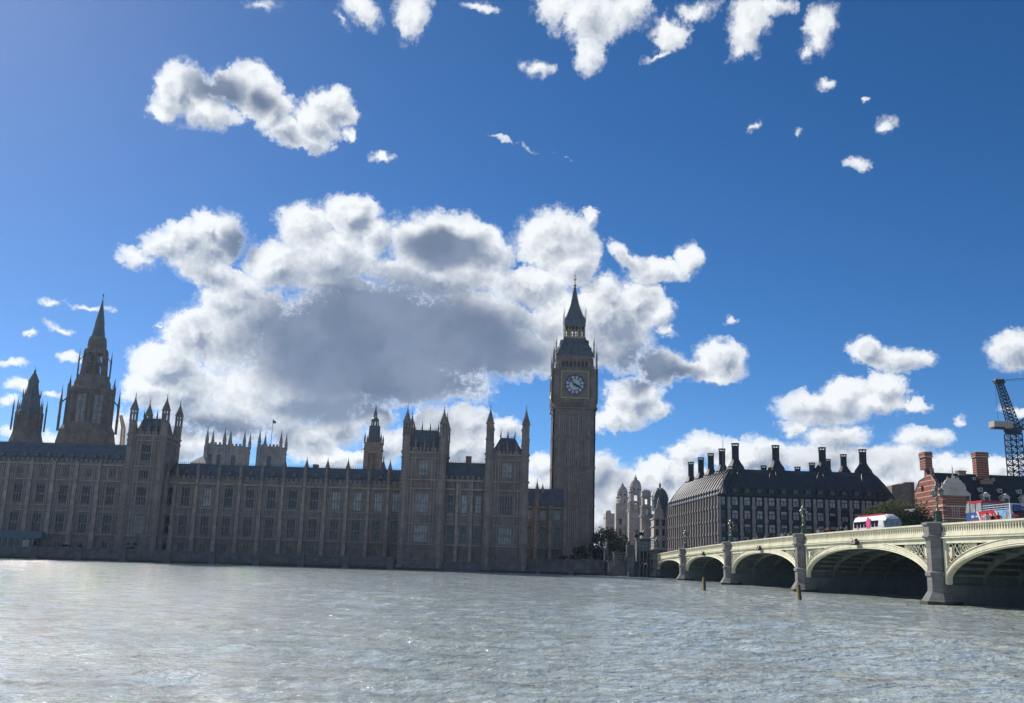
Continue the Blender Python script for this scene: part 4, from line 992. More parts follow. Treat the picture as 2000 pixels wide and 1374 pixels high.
for lm in LEAF:                                          # light passes through the leaves
    N = NT(lm.node_tree); pr = [n for n in N.n if n.type == 'BSDF_PRINCIPLED'][0]; ou = [n for n in N.n if n.type == 'OUTPUT_MATERIAL'][0]
    tl = N.node('ShaderNodeBsdfTranslucent'); N.l.new(pr.inputs['Base Color'].links[0].from_socket, tl.inputs[0])
    mx = N.node('ShaderNodeMixShader'); mx.inputs[0].default_value = .4; N.put(mx.inputs[1], pr.outputs[0]); N.put(mx.inputs[2], tl.outputs[0]); N.put(ou.inputs[0], mx.outputs[0])
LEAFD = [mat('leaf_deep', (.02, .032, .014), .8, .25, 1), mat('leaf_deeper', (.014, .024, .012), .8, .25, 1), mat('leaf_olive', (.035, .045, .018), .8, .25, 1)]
def tree(name, label, x, y, zg, h, rx, rz, n, s, seed, group=None, leaves=LEAF, cat='tree'):
    rnd = random.Random(seed); t = thing(name, label, cat, (x, y, zg), group=group)
    mb = MB(); top = zg+h-rz
    mb.tube((x, y, zg), (x+.1, y, top), .05*h*.5+.05, .03*h*.5, 8)
    for k in range(7):
        a = k*2.4; e = (x+math.cos(a)*rx*.6, y+math.sin(a)*rx*.5, top+rnd.uniform(-.2, .6)*rz)
        mb.tube((x, y, zg+(top-zg)*rnd.uniform(.5, 1)), e, .014*h+.02, .01*h*.5, 5)
    mb.build('trunk', M['bark'], t)
    mb = MB(); foliage(mb, x, y, zg+h-rz, rx, rx*.85, rz, n, s, rnd); mb.build('crown', leaves, t)
    return t

# ------------------------------------------------------------------ bridge
BX, BY, BB = 36.05, 244.0, .048
sb_, cb_ = math.sin(BB), math.cos(BB)
BM = Matrix(((sb_, cb_, 0, BX), (-cb_, sb_, 0, BY), (0, 0, 1, 0), (0, 0, 0, 1)))
BROT = math.atan2(-cb_, sb_)                       # turns local x (along the bridge) into the world
def bw(s, t, z=0): return tuple(BM @ Vector((s, t, z)))
def atb(px, py, t):
    d = ray(px, py); n = Vector((cb_, sb_, 0)); o = Vector((BX, BY, 0))+n*t
    k = n.dot(o-Vector((0, 0, EYE)))/n.dot(d); p = Vector((0, 0, EYE))+d*k
    return (p-o).dot(Vector((sb_, -cb_, 0))), p.z
def zp(s): return 7.86-2.5*((143-s)/143)**2 if s < 143 else 7.86-3.6*((s-143)/143)**2
PIERS = [34, 69, 106.2, 145.2, 184.5, 222, 258]
CROWN = [4.1, 4.85, 5.3, 5.6, 5.62, 5.5, 5.2]
ENDS = [4.5]+PIERS
t = thing('road_bridge', 'pale green iron arch road bridge on granite piers crossing the river', 'bridge', (BX, BY, 0))
def seg(mb, s0, s1, t0, t1, a, b):                  # slab between two height curves
    n = max(1, int(abs(s1-s0)/2.5))
    for i in range(n):
        p, q = s0+(s1-s0)*i/n, s0+(s1-s0)*(i+1)/n
        mb.add([(p,t0,a(p)),(q,t0,a(q)),(q,t1,a(q)),(p,t1,a(p)),(p,t0,b(p)),(q,t0,b(q)),(q,t1,b(q)),(p,t1,b(p))],
               [(0,3,2,1),(4,5,6,7),(0,1,5,4),(2,3,7,6)]+([(3,0,4,7)] if i == 0 else [])+([(1,2,6,5)] if i == n-1 else []))
def off(c): return lambda s: zp(s)-c
B0, B1 = 4.5, 262
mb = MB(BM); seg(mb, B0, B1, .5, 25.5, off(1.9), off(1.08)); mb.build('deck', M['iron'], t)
mb = MB(BM); seg(mb, B0-40, B1+30, 4.2, 21.8, off(1.08), off(1.04)); tag(mb.build('roadway', M['asphalt']), kind='structure')
mb = MB(BM); seg(mb, B0, B1, .5, 4.2, off(1.08), off(.92)); seg(mb, B0, B1, 21.8, 25.5, off(1.08), off(.92)); mb.build('footway', M['paving'], t)
SP = 1.95
def arch_z(k, s, r=0.0):
    a, b = ENDS[k], ENDS[k+1]; c = (a+b)/2; hs = (b-a)/2-1.62+r; u = max(-1, min(1, (s-c)/hs))
    return SP+(CROWN[k]-SP+r)*math.sqrt(max(0, 1-abs(u)**2.25))
for side in (0, 1):
    T = (lambda a: a) if side == 0 else (lambda a: 26-a)
    def rng2(a, b): return sorted((T(a), T(b)))
    for i in range(len(ENDS)-1):
        par = MB(BM); trim = MB(BM); back = MB(BM)
        a, b = ENDS[i]+1.35, ENDS[i+1]-1.35
        if side == 0 or i > 9:
            n = int((b-a)/.44)
            for q in range(n):
                s = a+(b-a)*(q+.5)/n; z = zp(s)
                par.prism([(s-.17, z-.86), (s+.17, z-.86), (s+.07, z-.62), (s+.045, z-.45), (s+.16, z-.16), (s-.16, z-.16), (s-.045, z-.45), (s-.07, z-.62)], T(.02), T(.16))
        else: seg(par, a, b, *rng2(.0, .2), off(1.0), off(.1))
        seg(par, a, b, *rng2(-.10, .38), off(.17), off(0)); seg(par, a, b, *rng2(-.04, .34), off(.25), off(.17))
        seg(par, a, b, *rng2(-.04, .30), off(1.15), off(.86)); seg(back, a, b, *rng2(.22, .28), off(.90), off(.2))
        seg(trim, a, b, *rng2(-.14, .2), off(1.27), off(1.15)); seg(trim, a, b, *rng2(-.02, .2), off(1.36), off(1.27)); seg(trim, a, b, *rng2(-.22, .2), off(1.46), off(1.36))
        par.build('parapet', M['paint'], t); trim.build('cornice', M['paint'], t); back.build('parapet_shade_plate', M['darkgreen'], t)  # added plate, coloured as the shade seen through the open parapet
    for k in range(len(ENDS)-1):
        a, b = ENDS[k]+1.6, ENDS[k+1]-1.6; c = (a+b)/2
        fm = MB(BM); dks = (MB(BM), MB(BM)); n = 60
        for i in range(n):
            s0, s1 = a+(b-a)*(.5-.5*math.cos(math.pi*i/n)), a+(b-a)*(.5-.5*math.cos(math.pi*(i+1)/n))
            r = .78
            z0, z1 = arch_z(k, s0), arch_z(k, s1); e0, e1 = min(arch_z(k, s0, r*.9)+.12, zp(s0)-1.5), min(arch_z(k, s1, r*.9)+.12, zp(s1)-1.5)
            y0, y1 = T(.02), T(.5)
            fm.add([(s0,y0,z0),(s1,y0,z1),(s1,y0,e1),(s0,y0,e0),(s0,y1,z0),(s1,y1,z1),(s1,y1,e1),(s0,y1,e0)], [(0,1,2,3),(4,5,1,0),(3,2,6,7)])
            # raised roll mouldings along the ring
            for o, w in ((.06, .07), (.22, .045)):
                fm.tube((s0, T(-.03), z0+o), (s1, T(-.03), z1+o), w, w, 4)
            fm.tube((s0, T(-.02), e0-.05), (s1, T(-.02), e1-.05), .05, .05, 4)
            f0, f1 = zp(s0)-1.95, zp(s1)-1.95
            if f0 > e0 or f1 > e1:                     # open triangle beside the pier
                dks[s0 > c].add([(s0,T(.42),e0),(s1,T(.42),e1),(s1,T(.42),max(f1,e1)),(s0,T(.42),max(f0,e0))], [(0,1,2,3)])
            g0, g1 = max(f0, e0), max(f1, e1); h0, h1 = zp(s0)-1.46, zp(s1)-1.46
            if h0 > g0: fm.add([(s0,y0,g0),(s1,y0,g1),(s1,y0,h1),(s0,y0,h0),(s0,y1,g0),(s1,y1,g1)], [(0,1,2,3),(0,4,5,1)])
        for sgn, e in ((1, a), (-1, b)):               # end post and tracery
            fm.box(*sorted((e-sgn*.2, e+sgn*.28)), *rng2(.0, .5), SP+.05, zp(e)-1.46)
            x = e+sgn*.28; rr_ = 1
            # rings diminishing away from the pier
            s = x
            for q in range(7):
                s_try = s+sgn*.1; top = zp(s_try)-1.95
                rad = .62
                while rad > .12:
                    cs = s+sgn*rad
                    if zp(cs)-1.95-2*rad*.98 > arch_z(k, cs, .7)+.18: break
                    rad -= .03
                if rad <= .13: break
                cs = s+sgn*rad; cz = zp(cs)-1.95-rad; m_ = 14; hh = 1.0
                if q == 0: hh = min(1.9, (cz+rad-arch_z(k, cs, .7)-.3)/(2*rad)); hh = max(1, hh); cz = cz+rad-rad*hh
                for w_ in range(m_):
                    p, p2 = 2*math.pi*w_/m_, 2*math.pi*(w_+1)/m_
                    fm.tube((cs+rad*math.cos(p), T(.2), cz+rad*hh*math.sin(p)), (cs+rad*math.cos(p2), T(.2), cz+rad*hh*math.sin(p2)), .06, .06, 4)
                if q == 0: fm.prism([(cs-rad*.55, cz+rad*hh*.6), (cs+rad*.55, cz+rad*hh*.6), (cs+rad*.5, cz-rad*hh*.2), (cs, cz-rad*hh*.72), (cs-rad*.5, cz-rad*hh*.2)], T(.12), T(.3))
                else:
                    for w_ in range(4):
                        p = math.pi/4+w_*math.pi/2; fm.tube((cs, T(.2), cz), (cs+rad*.9*math.cos(p), T(.2), cz+rad*.9*math.sin(p)), .05, .05, 4)
                s = s+sgn*2*rad
        fm.build('spandrel', M['paint'], t)
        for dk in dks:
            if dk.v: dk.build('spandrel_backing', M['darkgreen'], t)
for k in range(len(ENDS)-1):                            # inner ribs and cross girders
    a, b = ENDS[k]+1.62, ENDS[k+1]-1.62
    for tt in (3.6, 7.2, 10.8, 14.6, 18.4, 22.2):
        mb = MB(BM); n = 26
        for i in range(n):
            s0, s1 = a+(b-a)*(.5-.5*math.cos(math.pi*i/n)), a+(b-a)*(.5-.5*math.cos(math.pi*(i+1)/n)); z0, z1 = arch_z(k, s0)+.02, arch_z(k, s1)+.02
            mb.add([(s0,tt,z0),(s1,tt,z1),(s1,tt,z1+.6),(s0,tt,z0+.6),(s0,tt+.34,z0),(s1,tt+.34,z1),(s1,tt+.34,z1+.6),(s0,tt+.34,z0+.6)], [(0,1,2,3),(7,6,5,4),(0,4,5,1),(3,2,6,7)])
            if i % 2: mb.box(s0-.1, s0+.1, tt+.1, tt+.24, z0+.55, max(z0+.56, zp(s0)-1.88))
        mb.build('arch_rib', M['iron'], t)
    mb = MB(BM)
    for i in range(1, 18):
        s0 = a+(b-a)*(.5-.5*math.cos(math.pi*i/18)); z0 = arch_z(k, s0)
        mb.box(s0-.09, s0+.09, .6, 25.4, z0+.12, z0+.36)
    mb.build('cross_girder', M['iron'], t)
for i, s in enumerate(PIERS+[4.0]):
    z = zp(s)
    mb = MB(BM); mb.box(s-1.62, s+1.62, .5, 25.5, -1, SP); mb.box(s-1.3, s+1.3, .55, 25.45, SP, z-1.9); mb.build('pier', M['pierwall'], t)
    for tt in (.35, 25.65):
        mb = MB(BM)
        mb.lathe(s, tt, [(1.45, .2), (1.36, 1.5), (1.36, 2.6), (1.52, 2.75), (1.52, 3.05), (1.28, 3.25), (1.28, z-1.7), (1.38, z-1.6), (1.38, z-1.5), (1.6, z-1.35), (1.6, z-1.2), (1.42, z-1.1), (1.42, z-.25), (1.62, z-.12), (1.62, z+.06), (1.3, z+.16)], 8)
        mb.lathe(s, tt, [(2.15, -1), (2.1, .3), (1.95, .4), (1.4, 1.25)], 8)
        mb.build('pier_pillar', M['granite'], t)
        mb = MB(BM); mb.lathe(s, tt, [(2.19, -1), (2.15, .28), (2.0, .36)], 8); mb.build('tide_mark', M['weed'], t)
mb = MB(BM); mb.box(-9.0, 4.5, -.6, 26.6, -1, zp(3)-1.2); mb.box(-9.2, 4.7, -.8, 26.8, zp(3)-1.2, zp(3)-.9)
for (a, b) in ((-9, -.2),): mb.box(a, 2.4, -.5, -.1, zp(3)-.9, zp(3)); mb.box(a-.1, 2.4, -.6, 0, zp(3), zp(3)+.15)
mb.build('abutment', M['wall'], t)

# ornate lamps on the piers
def lamp_parts():
    a = MB(); a.lathe(0, 0, [(.52, 0), (.52, .12), (.40, .2), (.36, .95), (.44, 1.0), (.44, 1.1), (.2, 1.2), (.1, 1.35)], 8)
    for k in range(8): t_ = math.pi/8+k*math.pi/4; a.tube((.4*math.cos(t_), .4*math.sin(t_), .15), (.36*math.cos(t_), .36*math.sin(t_), .98), .05, .05, 4)
    a.lathe(0, 0, [(.08, 1.3), (.075, 2.2)], 8)
    g = MB(); g.lathe(0, 0, [(.08, 1.75), (.16, 1.8), (.18, 1.88), (.08, 1.96)], 8); g.lathe(0, 0, [(.075, 2.1), (.14, 2.2), (.22, 2.35), (.16, 2.5), (.09, 2.6)], 8)
    for k in range(3):
        t_ = R(90+120*k); p = [(.1, 2.15), (.28, 2.22), (.42, 2.38), (.45, 2.55)]
        for (r0, z0), (r1, z1) in zip(p, p[1:]): g.tube((r0*math.cos(t_), r0*math.sin(t_), z0), (r1*math.cos(t_), r1*math.sin(t_), z1), .05, .045, 5)
    l = MB(); l.lathe(0, 0, [(.10, 0), (.20, .5)], 6)
    c = MB(); c.lathe(0, 0, [(.04, -.1), (.12, -.02), (.12, .02)], 6); c.lathe(0, 0, [(.25, .5), (.26, .54), (.14, .68), (.06, .76), (.08, .79), (.02, .92)], 6)
    for k in range(6): t_ = math.pi/6+k*math.pi/3; c.tube((.105*math.cos(t_), .105*math.sin(t_), 0), (.205*math.cos(t_), .205*math.sin(t_), .5), .017, .017, 4)
    st = MB(); st.tube((0, 0, 2.5), (0, 0, 3.1), .06, .05, 6); st.lathe(0, 0, [(.06, 2.6), (.11, 2.68), (.05, 2.8)], 6)
    return a.mesh('pedestal', M['lampgreen']), g.mesh('bracket', M['gold']), l.mesh('lantern', M['lampglass']), c.mesh('lantern_cap', M['lampgreen']), st.mesh('stem', M['lampgreen'])
LP = lamp_parts()
def lamp(label, s, tt, z, k=1.0):
    x, y, _ = bw(s, tt); o = thing('street_lamp', label, 'street lamp', (x, y, z), .35, 'ornate lamps on the bridge piers')
    def ch(me, nm, par, loc=(0, 0, 0)):
        c = bpy.data.objects.new(nm, me); C.objects.link(c); c.parent = par; c.location = loc; return c
    ch(LP[0], 'pedestal', o); ch(LP[4], 'stem', o); ch(LP[1], 'bracket', o)
    for q in range(3): l = ch(LP[2], 'lantern', o, (.45*math.cos(R(90+120*q)), .45*math.sin(R(90+120*q)), 2.62)); ch(LP[3], 'lantern_cap', l)
    l = ch(LP[2], 'lantern', o, (0, 0, 3.1)); ch(LP[3], 'lantern_cap', l)
    o.scale = (k, k, k); return o
for s, lb in ((145.2, 'green and gold lamp on the nearest bridge pier, before the striped brick gable'),
              (106.2, 'green and gold lamp on the bridge pier before the middle of the dark offices'),
              (69, 'lamp on the bridge pier standing before the corner of the dark office building'),
              (34, 'small lamp on the farthest bridge pier'), (3.2, 'lamp on the stone block where the bridge meets the far bank')):
    lamp(lb, s, .35, zp(s)+.15 if s > 5 else zp(s)+.1, 1.0)
# signal lights hanging at the arch crowns
def nav(label, k):
    s = (ENDS[k]+ENDS[k+1])/2; x, y, _ = bw(s, -.25); z = zp(s)-1.55
    o = thing('signal_light', label, 'signal light', (x, y, z), BROT, 'dark signal lights over the arches')
    a = MB(); a.box(-.75, .75, -.1, .1, .05, .2); a.box(-.08, .08, -.1, .3, -.1, .5); a.tube((-.7, 0, .1), (-.95, -.1, .55), .05); a.tube((.7, 0, .1), (.9, 0, .3), .05)
    c = a.build('bracket', M['black'], o, False)
    for q, x_ in enumerate((-.5, .05, .5)):
        l = MB(); l.tube((x_, -.32, -.08), (x_, .06, -.08), .2, .2, 10); l.tube((x_, -.4, .0), (x_, -.3, -.05), .23, .22, 10); l.build('lamp_drum', M['black'], o, False)
for k, lb in ((3, 'dark signal lights at the crown of the arch below the white coach'), (2, 'dark signal lights at the crown of the third arch from the far bank'), (1, 'small dark signal lights at the crown of the second arch from the far bank')): nav(lb, k)

# ------------------------------------------------------------------ marker posts in the water
def post(label, px, pyb, pyt, lean):
    d = ray(px, pyb); k = -EYE/d.z; x, y = d.x*k, d.y*k; h = AZ(px, pyt, y)
    o = thing('marker_post', label, 'post', (x, y, -1), 0, 'timber marker posts in the river')
    a = MB(); a.tube((0, 0, 0), (lean, 0, h*.55+1), .22, .21, 10); a.tube((lean, 0, h*.55+1), (lean*1.6, 0, h+1), .21, .17, 10); a.build('timber', M['wood'], o, False)
    a = MB(); a.mtx = None; a.tube((-.17, -.10, .7), (lean-.16, -.10, h*.55+1), .12, .11, 8); a.tube((lean-.16, -.10, h*.55+1), (lean*1.6-.12, -.08, h+1.02), .11, .09, 8); a.build('sunlit_painted_edge', M['yellow'], o, False)  # thin yellow strip stands for the sunlit side of the post
post('yellow-edged timber post standing in the water before the second arch pier', 1376, 1153, 1128, -.04)
post('yellow-edged timber post in the water nearer the camera, before the third pier', 1563, 1171, 1143, -.1)

# ------------------------------------------------------------------ office block with tall chimneys
def offices():
    t = thing('office_building', 'long dark bronze office building with a steep roof and round ventilation chimneys behind the bridge', 'office building', (84, 276, 2.6))
    X0, Y0, X1, Y1 = 59.5, 275.0, 108.2, 347.0
    ze = 23.0; cols = [AX(px, 1000, Y0) for px in (1423.75, 1447.8, 1471.8, 1495.6, 1519.5, 1543, 1567, 1591, 1614.5, 1638.3, 1662, 1686)]
    cols += [cols[-1]+3.46*(i+1) for i in range(6)]
    cols = [c for c in cols if c < X1]
    SM = Matrix(((-.039, .999, 0, X0), (.999, .039, 0, Y0), (0, 0, 1, 0), (0, 0, 0, 1)))
    mb = MB(); mb.box(X0+.4, X1, Y0+.5, Y1, 2.6, ze)
    rows = [22.35-3.72*i for i in range(6)]
    for z in rows: mb.box(X0+.3, X1, Y0+.12, Y0+.5, z-3.72+.05, z-2.52); mb.box(X0+.1, X1+.1, Y0-.1, Y0+.5, z-3.1, z-2.9)
    mb.box(X0-.4, X1+.4, Y0-.5, Y0+.5, ze-.35, ze+.05)
    mb.mtx = SM; mb.box(0, 72, -.6, .4, ze-.35, ze+.05)
    for z in rows: mb.box(0, 72, .1, .45, z-3.72+.3, z-2.6); mb.box(0, 72, -.35, .4, z-3.0, z-2.8)
    mb.mtx = None
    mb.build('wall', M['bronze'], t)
    cm = MB(); cm.box(-.42, .42, -.45, .1, 2.6, 22.2)
    for z in rows: cm.box(-.55, .55, -.62, .05, z-3.3, z-2.5)
    cmesh = cm.mesh('column', M['pstone'])
    for c in cols: place(cmesh, 'column', t, (c, Y0+.05, 0))
    for c in cols:                                       # rain pipes flanking each column
        pass
    fm = MB()
    for (x0, x1, z0, z1) in ((-.95, -.8, 0, 2.45), (.8, .95, 0, 2.45), (-.8, .8, 0, .14), (-.8, .8, 1.42, 1.58), (-.8, .8, 2.33, 2.47), (-.04, .04, .14, 1.42)): fm.box(x0, x1, -.08, .2, z0, z1)
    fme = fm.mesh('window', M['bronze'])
    panes = {}
    for k in 'gb':
        g = MB(); g.quad((-.8, .08, .14), (.8, .08, .14), (.8, .08, 1.42), (-.8, .08, 1.42)); panes['l'+k] = g.mesh('pane', M['glass' if k == 'g' else 'pale_pane'])
        g = MB(); g.add([(-.8, .08, 1.58), (.8, .08, 1.58), (.8, .08, 2.2), (.5, .08, 2.33), (-.5, .08, 2.33), (-.8, .08, 2.2)], [tuple(range(6))]); panes['u'+k] = g.mesh('pane', M['glass' if k == 'g' else 'pale_pane'])
    rnd = random.Random(12)
    for r, z in enumerate(rows[:5]):
        for i in range(-1, len(cols)-1):
            c = (cols[i]+cols[i+1])/2 if i >= 0 else cols[0]-1.55
            o = place(fme, 'window', t, (c, Y0+.1, z-2.5), sc=None if i >= 0 else (.6, 1, 1))
            up = 'b' if rnd.random() < (1, .85, .6, .5, .5)[r] else 'g'; lo = 'b' if rnd.random() < (1, .75, .45, .3, .4)[r] else 'g'
            for key in ('u'+up, 'l'+lo):
                p = bpy.data.objects.new('pane', panes[key]); C.objects.link(p); p.parent = o
    # sunlit side wall: close-set stone fins
    f2 = MB(SM); 
    n = 21
    for i in range(n+1):
        u = .3+71.4*i/n; f2.box(u-.3, u+.3, -.7, .3, 2.6, 22.4)
        for z in rows: f2.box(u-.42, u+.42, -.85, .2, z-3.4, z-2.6)
    f2.build('side_columns', M['pstone'], t)
    g2 = MB(SM)
    for i in range(n):
        u = .3+71.4*(i+.5)/n
        for z in rows[:5]: g2.box(u-.8, u+.8, .32, .38, z-2.5, z-.05)
    w = g2.build('side_glazing', M['glass'], t)
    # swept roof
    mb = MB()
    def ring(z, a): return [(X0-.4+a*.65, Y0-.5+a, z), (X1+.4-a*.42, Y0-.5+a, z), (X1+.4-a*.42-2.4, Y1-a, z), (X0-.4+a*.65-2.8, Y1-a, z)]
    prof = [(ze, 0), (ze+1.9, 1.5), (ze+4.2, 3.5), (ze+6.4, 5.8), (ze+7.7, 7.6)]
    V = []; F = []
    for z, a in prof: V += ring(z, a)
    for i in range(len(prof)-1):
        for k in range(4): F.append((i*4+k, i*4+(k+1) % 4, (i+1)*4+(k+1) % 4, (i+1)*4+k))
    F.append(tuple(len(prof)*4-4+k for k in range(4))); mb.add(V, F)
    def onroof(x, k): # point on the front slope, k 0..1
        i = min(3, int(k*4)); f = k*4-i; z = prof[i][0]*(1-f)+prof[i+1][0]*f; a = prof[i][1]*(1-f)+prof[i+1][1]*f; return (x, Y0-.5+a-.05, z)
    chim = [(px, 283.5, py) for px, py in ((1437, 866), (1516, 870), (1607, 874), (1686, 878))]
    for c in cols+[cols[0]-3.4]:
        near = min((AX(p, 900, 283) for p, _, _ in chim), key=lambda q: abs(q-c)); pts = []
        for q in range(5):
            k = q/4; x = c+(near-c)*(k**1.2)*.75; x = max(X0+prof[q][1]*.65-.3, min(X1-prof[q][1]*.42+.3, x)); pts.append(onroof(x, k))
        for p, q in zip(pts, pts[1:]): mb.tube(p, q, .16, .16, 4)
    for i in range(n+1):
        u = .3+71.4*i/n; pts = [(X0-.4+a*.65-.05-.039*u, Y0+min(max(u, a), 72-a), z) for z, a in prof]
        for p, q in zip(pts, pts[1:]): mb.tube(p, q, .16, .16, 4)
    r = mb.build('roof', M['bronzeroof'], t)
    d = MB(); d.box(-.75, .75, -.5, 1.2, 0, 1.25); d.box(-.9, .9, -.65, 1.2, 1.25, 1.42); dm = d.mesh('dormer', M['bronze']); g = MB(); g.quad((-.6, -.53, .15), (.6, -.53, .15), (.6, -.53, 1.15), (-.6, -.53, 1.15)); gm = g.mesh('pane', M['glass'])
    for i in range(len(cols)-1):
        o = place(dm, 'dormer', t, ((cols[i]+cols[i+1])/2, Y0+.3, ze+.35)); p = bpy.data.objects.new('pane', gm); C.objects.link(p); p.parent = o
    d = MB(); d.box(-.6, .6, -.5, 1.2, 0, 1.1); dm2 = d.mesh('dormer', M['bronzeroof'])
    for i in range(n):
        u = .3+71.4*(i+.5)/n; place(dm2, 'dormer', t, (X0-.039*u+.3, Y0+u, ze+.35), -math.pi/2)
    # chimneys
    def chimney(x, y, z0, k, h, big=True):
        a = MB()
        if big: a.lathe(0, 0, [(2.75, -.8), (2.75, .45), (2.45, .8), (2.35, 1.3), (1.85, 2.0), (1.7, 2.2), (1.25, 3.0), (1.12, 3.4)], 10)
        zb = 3.3 if big else 0
        a.lathe(0, 0, [(.98, zb), (.98, h)], 12)
        for q in range(12): a.tube((.98*math.cos(q*.5236), .98*math.sin(q*.5236), zb), (.98*math.cos(q*.5236), .98*math.sin(q*.5236), h), .07, .07, 4)
        a.lathe(0, 0, [(1.12, h), (1.12, h+.18)], 12)
        c = MB()
        for q in range(8): c.tube((1.0*math.cos(q*.785+.39), 1.0*math.sin(q*.785+.39), h+.18), (1.0*math.cos(q*.785+.39), 1.0*math.sin(q*.785+.39), h+.75), .09, .09, 4)
        c.lathe(0, 0, [(1.2, h+.75), (1.2, h+.98)], 12)
        key = ('chim', h, big)
        if key not in _cache: _cache[key] = (a.mesh('chimney', M['bronzeroof']), c.mesh('cap', M['bronze']))
        m1, m2 = _cache[key]; o = place(m1, 'chimney', t, (x, y, z0), 0, k)
        p = bpy.data.objects.new('cap', m2); C.objects.link(p); p.parent = o
    for px, Y, py in chim: chimney(AX(px, 890, Y), Y+.5, 30.3, 1, AZ(px, py, Y)-30.3-.98)
    for px, py, Y, k in ((1647.5, 888, 287, .85), (1618, 897, 296, .62)): chimney(AX(px, 900, Y), Y, 30.2, k, (AZ(px, py, Y)-30.2)/k-.98)
    for px, py in ((1492.5, 909.5), (1558.5, 912), (1587, 904)): chimney(AX(px, 915, 284), 284.5, 30.4, .8, (AZ(px, py, 284)-30.4)/.8-.98, False)
    for px, py in ((1410.5, 877), (1388.5, 886), (1369, 894), (1349.5, 903)):
        lo, hi = 276, 380
        for _ in range(40):
            m_ = (lo+hi)/2
            if AX(px, 910, m_)-(66.4-.039*(m_-275)) < 0: lo = m_
            else: hi = m_
        chimney(AX(px, 910, m_), m_, 30.3, .95, (AZ(px, py, m_)-30.3)/.95-.98)
    o = thing('flagpole', 'bare thin flagpole at the near corner of the dark office building', 'flagpole', (AX(1412.5, 945, 274.5), 274.3, 23)); mb = MB(); z1 = AZ(1412.5, 860, 274.5); x = AX(1412.5, 945, 274.5)
    mb.lathe(x, 274.3, [(.9, 23.05), (.7, 23.6), (.25, 24.6), (.14, 25)], 10); mb.build('base', M['lead'], o); mb = MB(); mb.tube((x, 274.3, 25), (x+.05, 274.3, z1), .15, .06, 6); mb.build('pole', M['lead'], o)
offices()

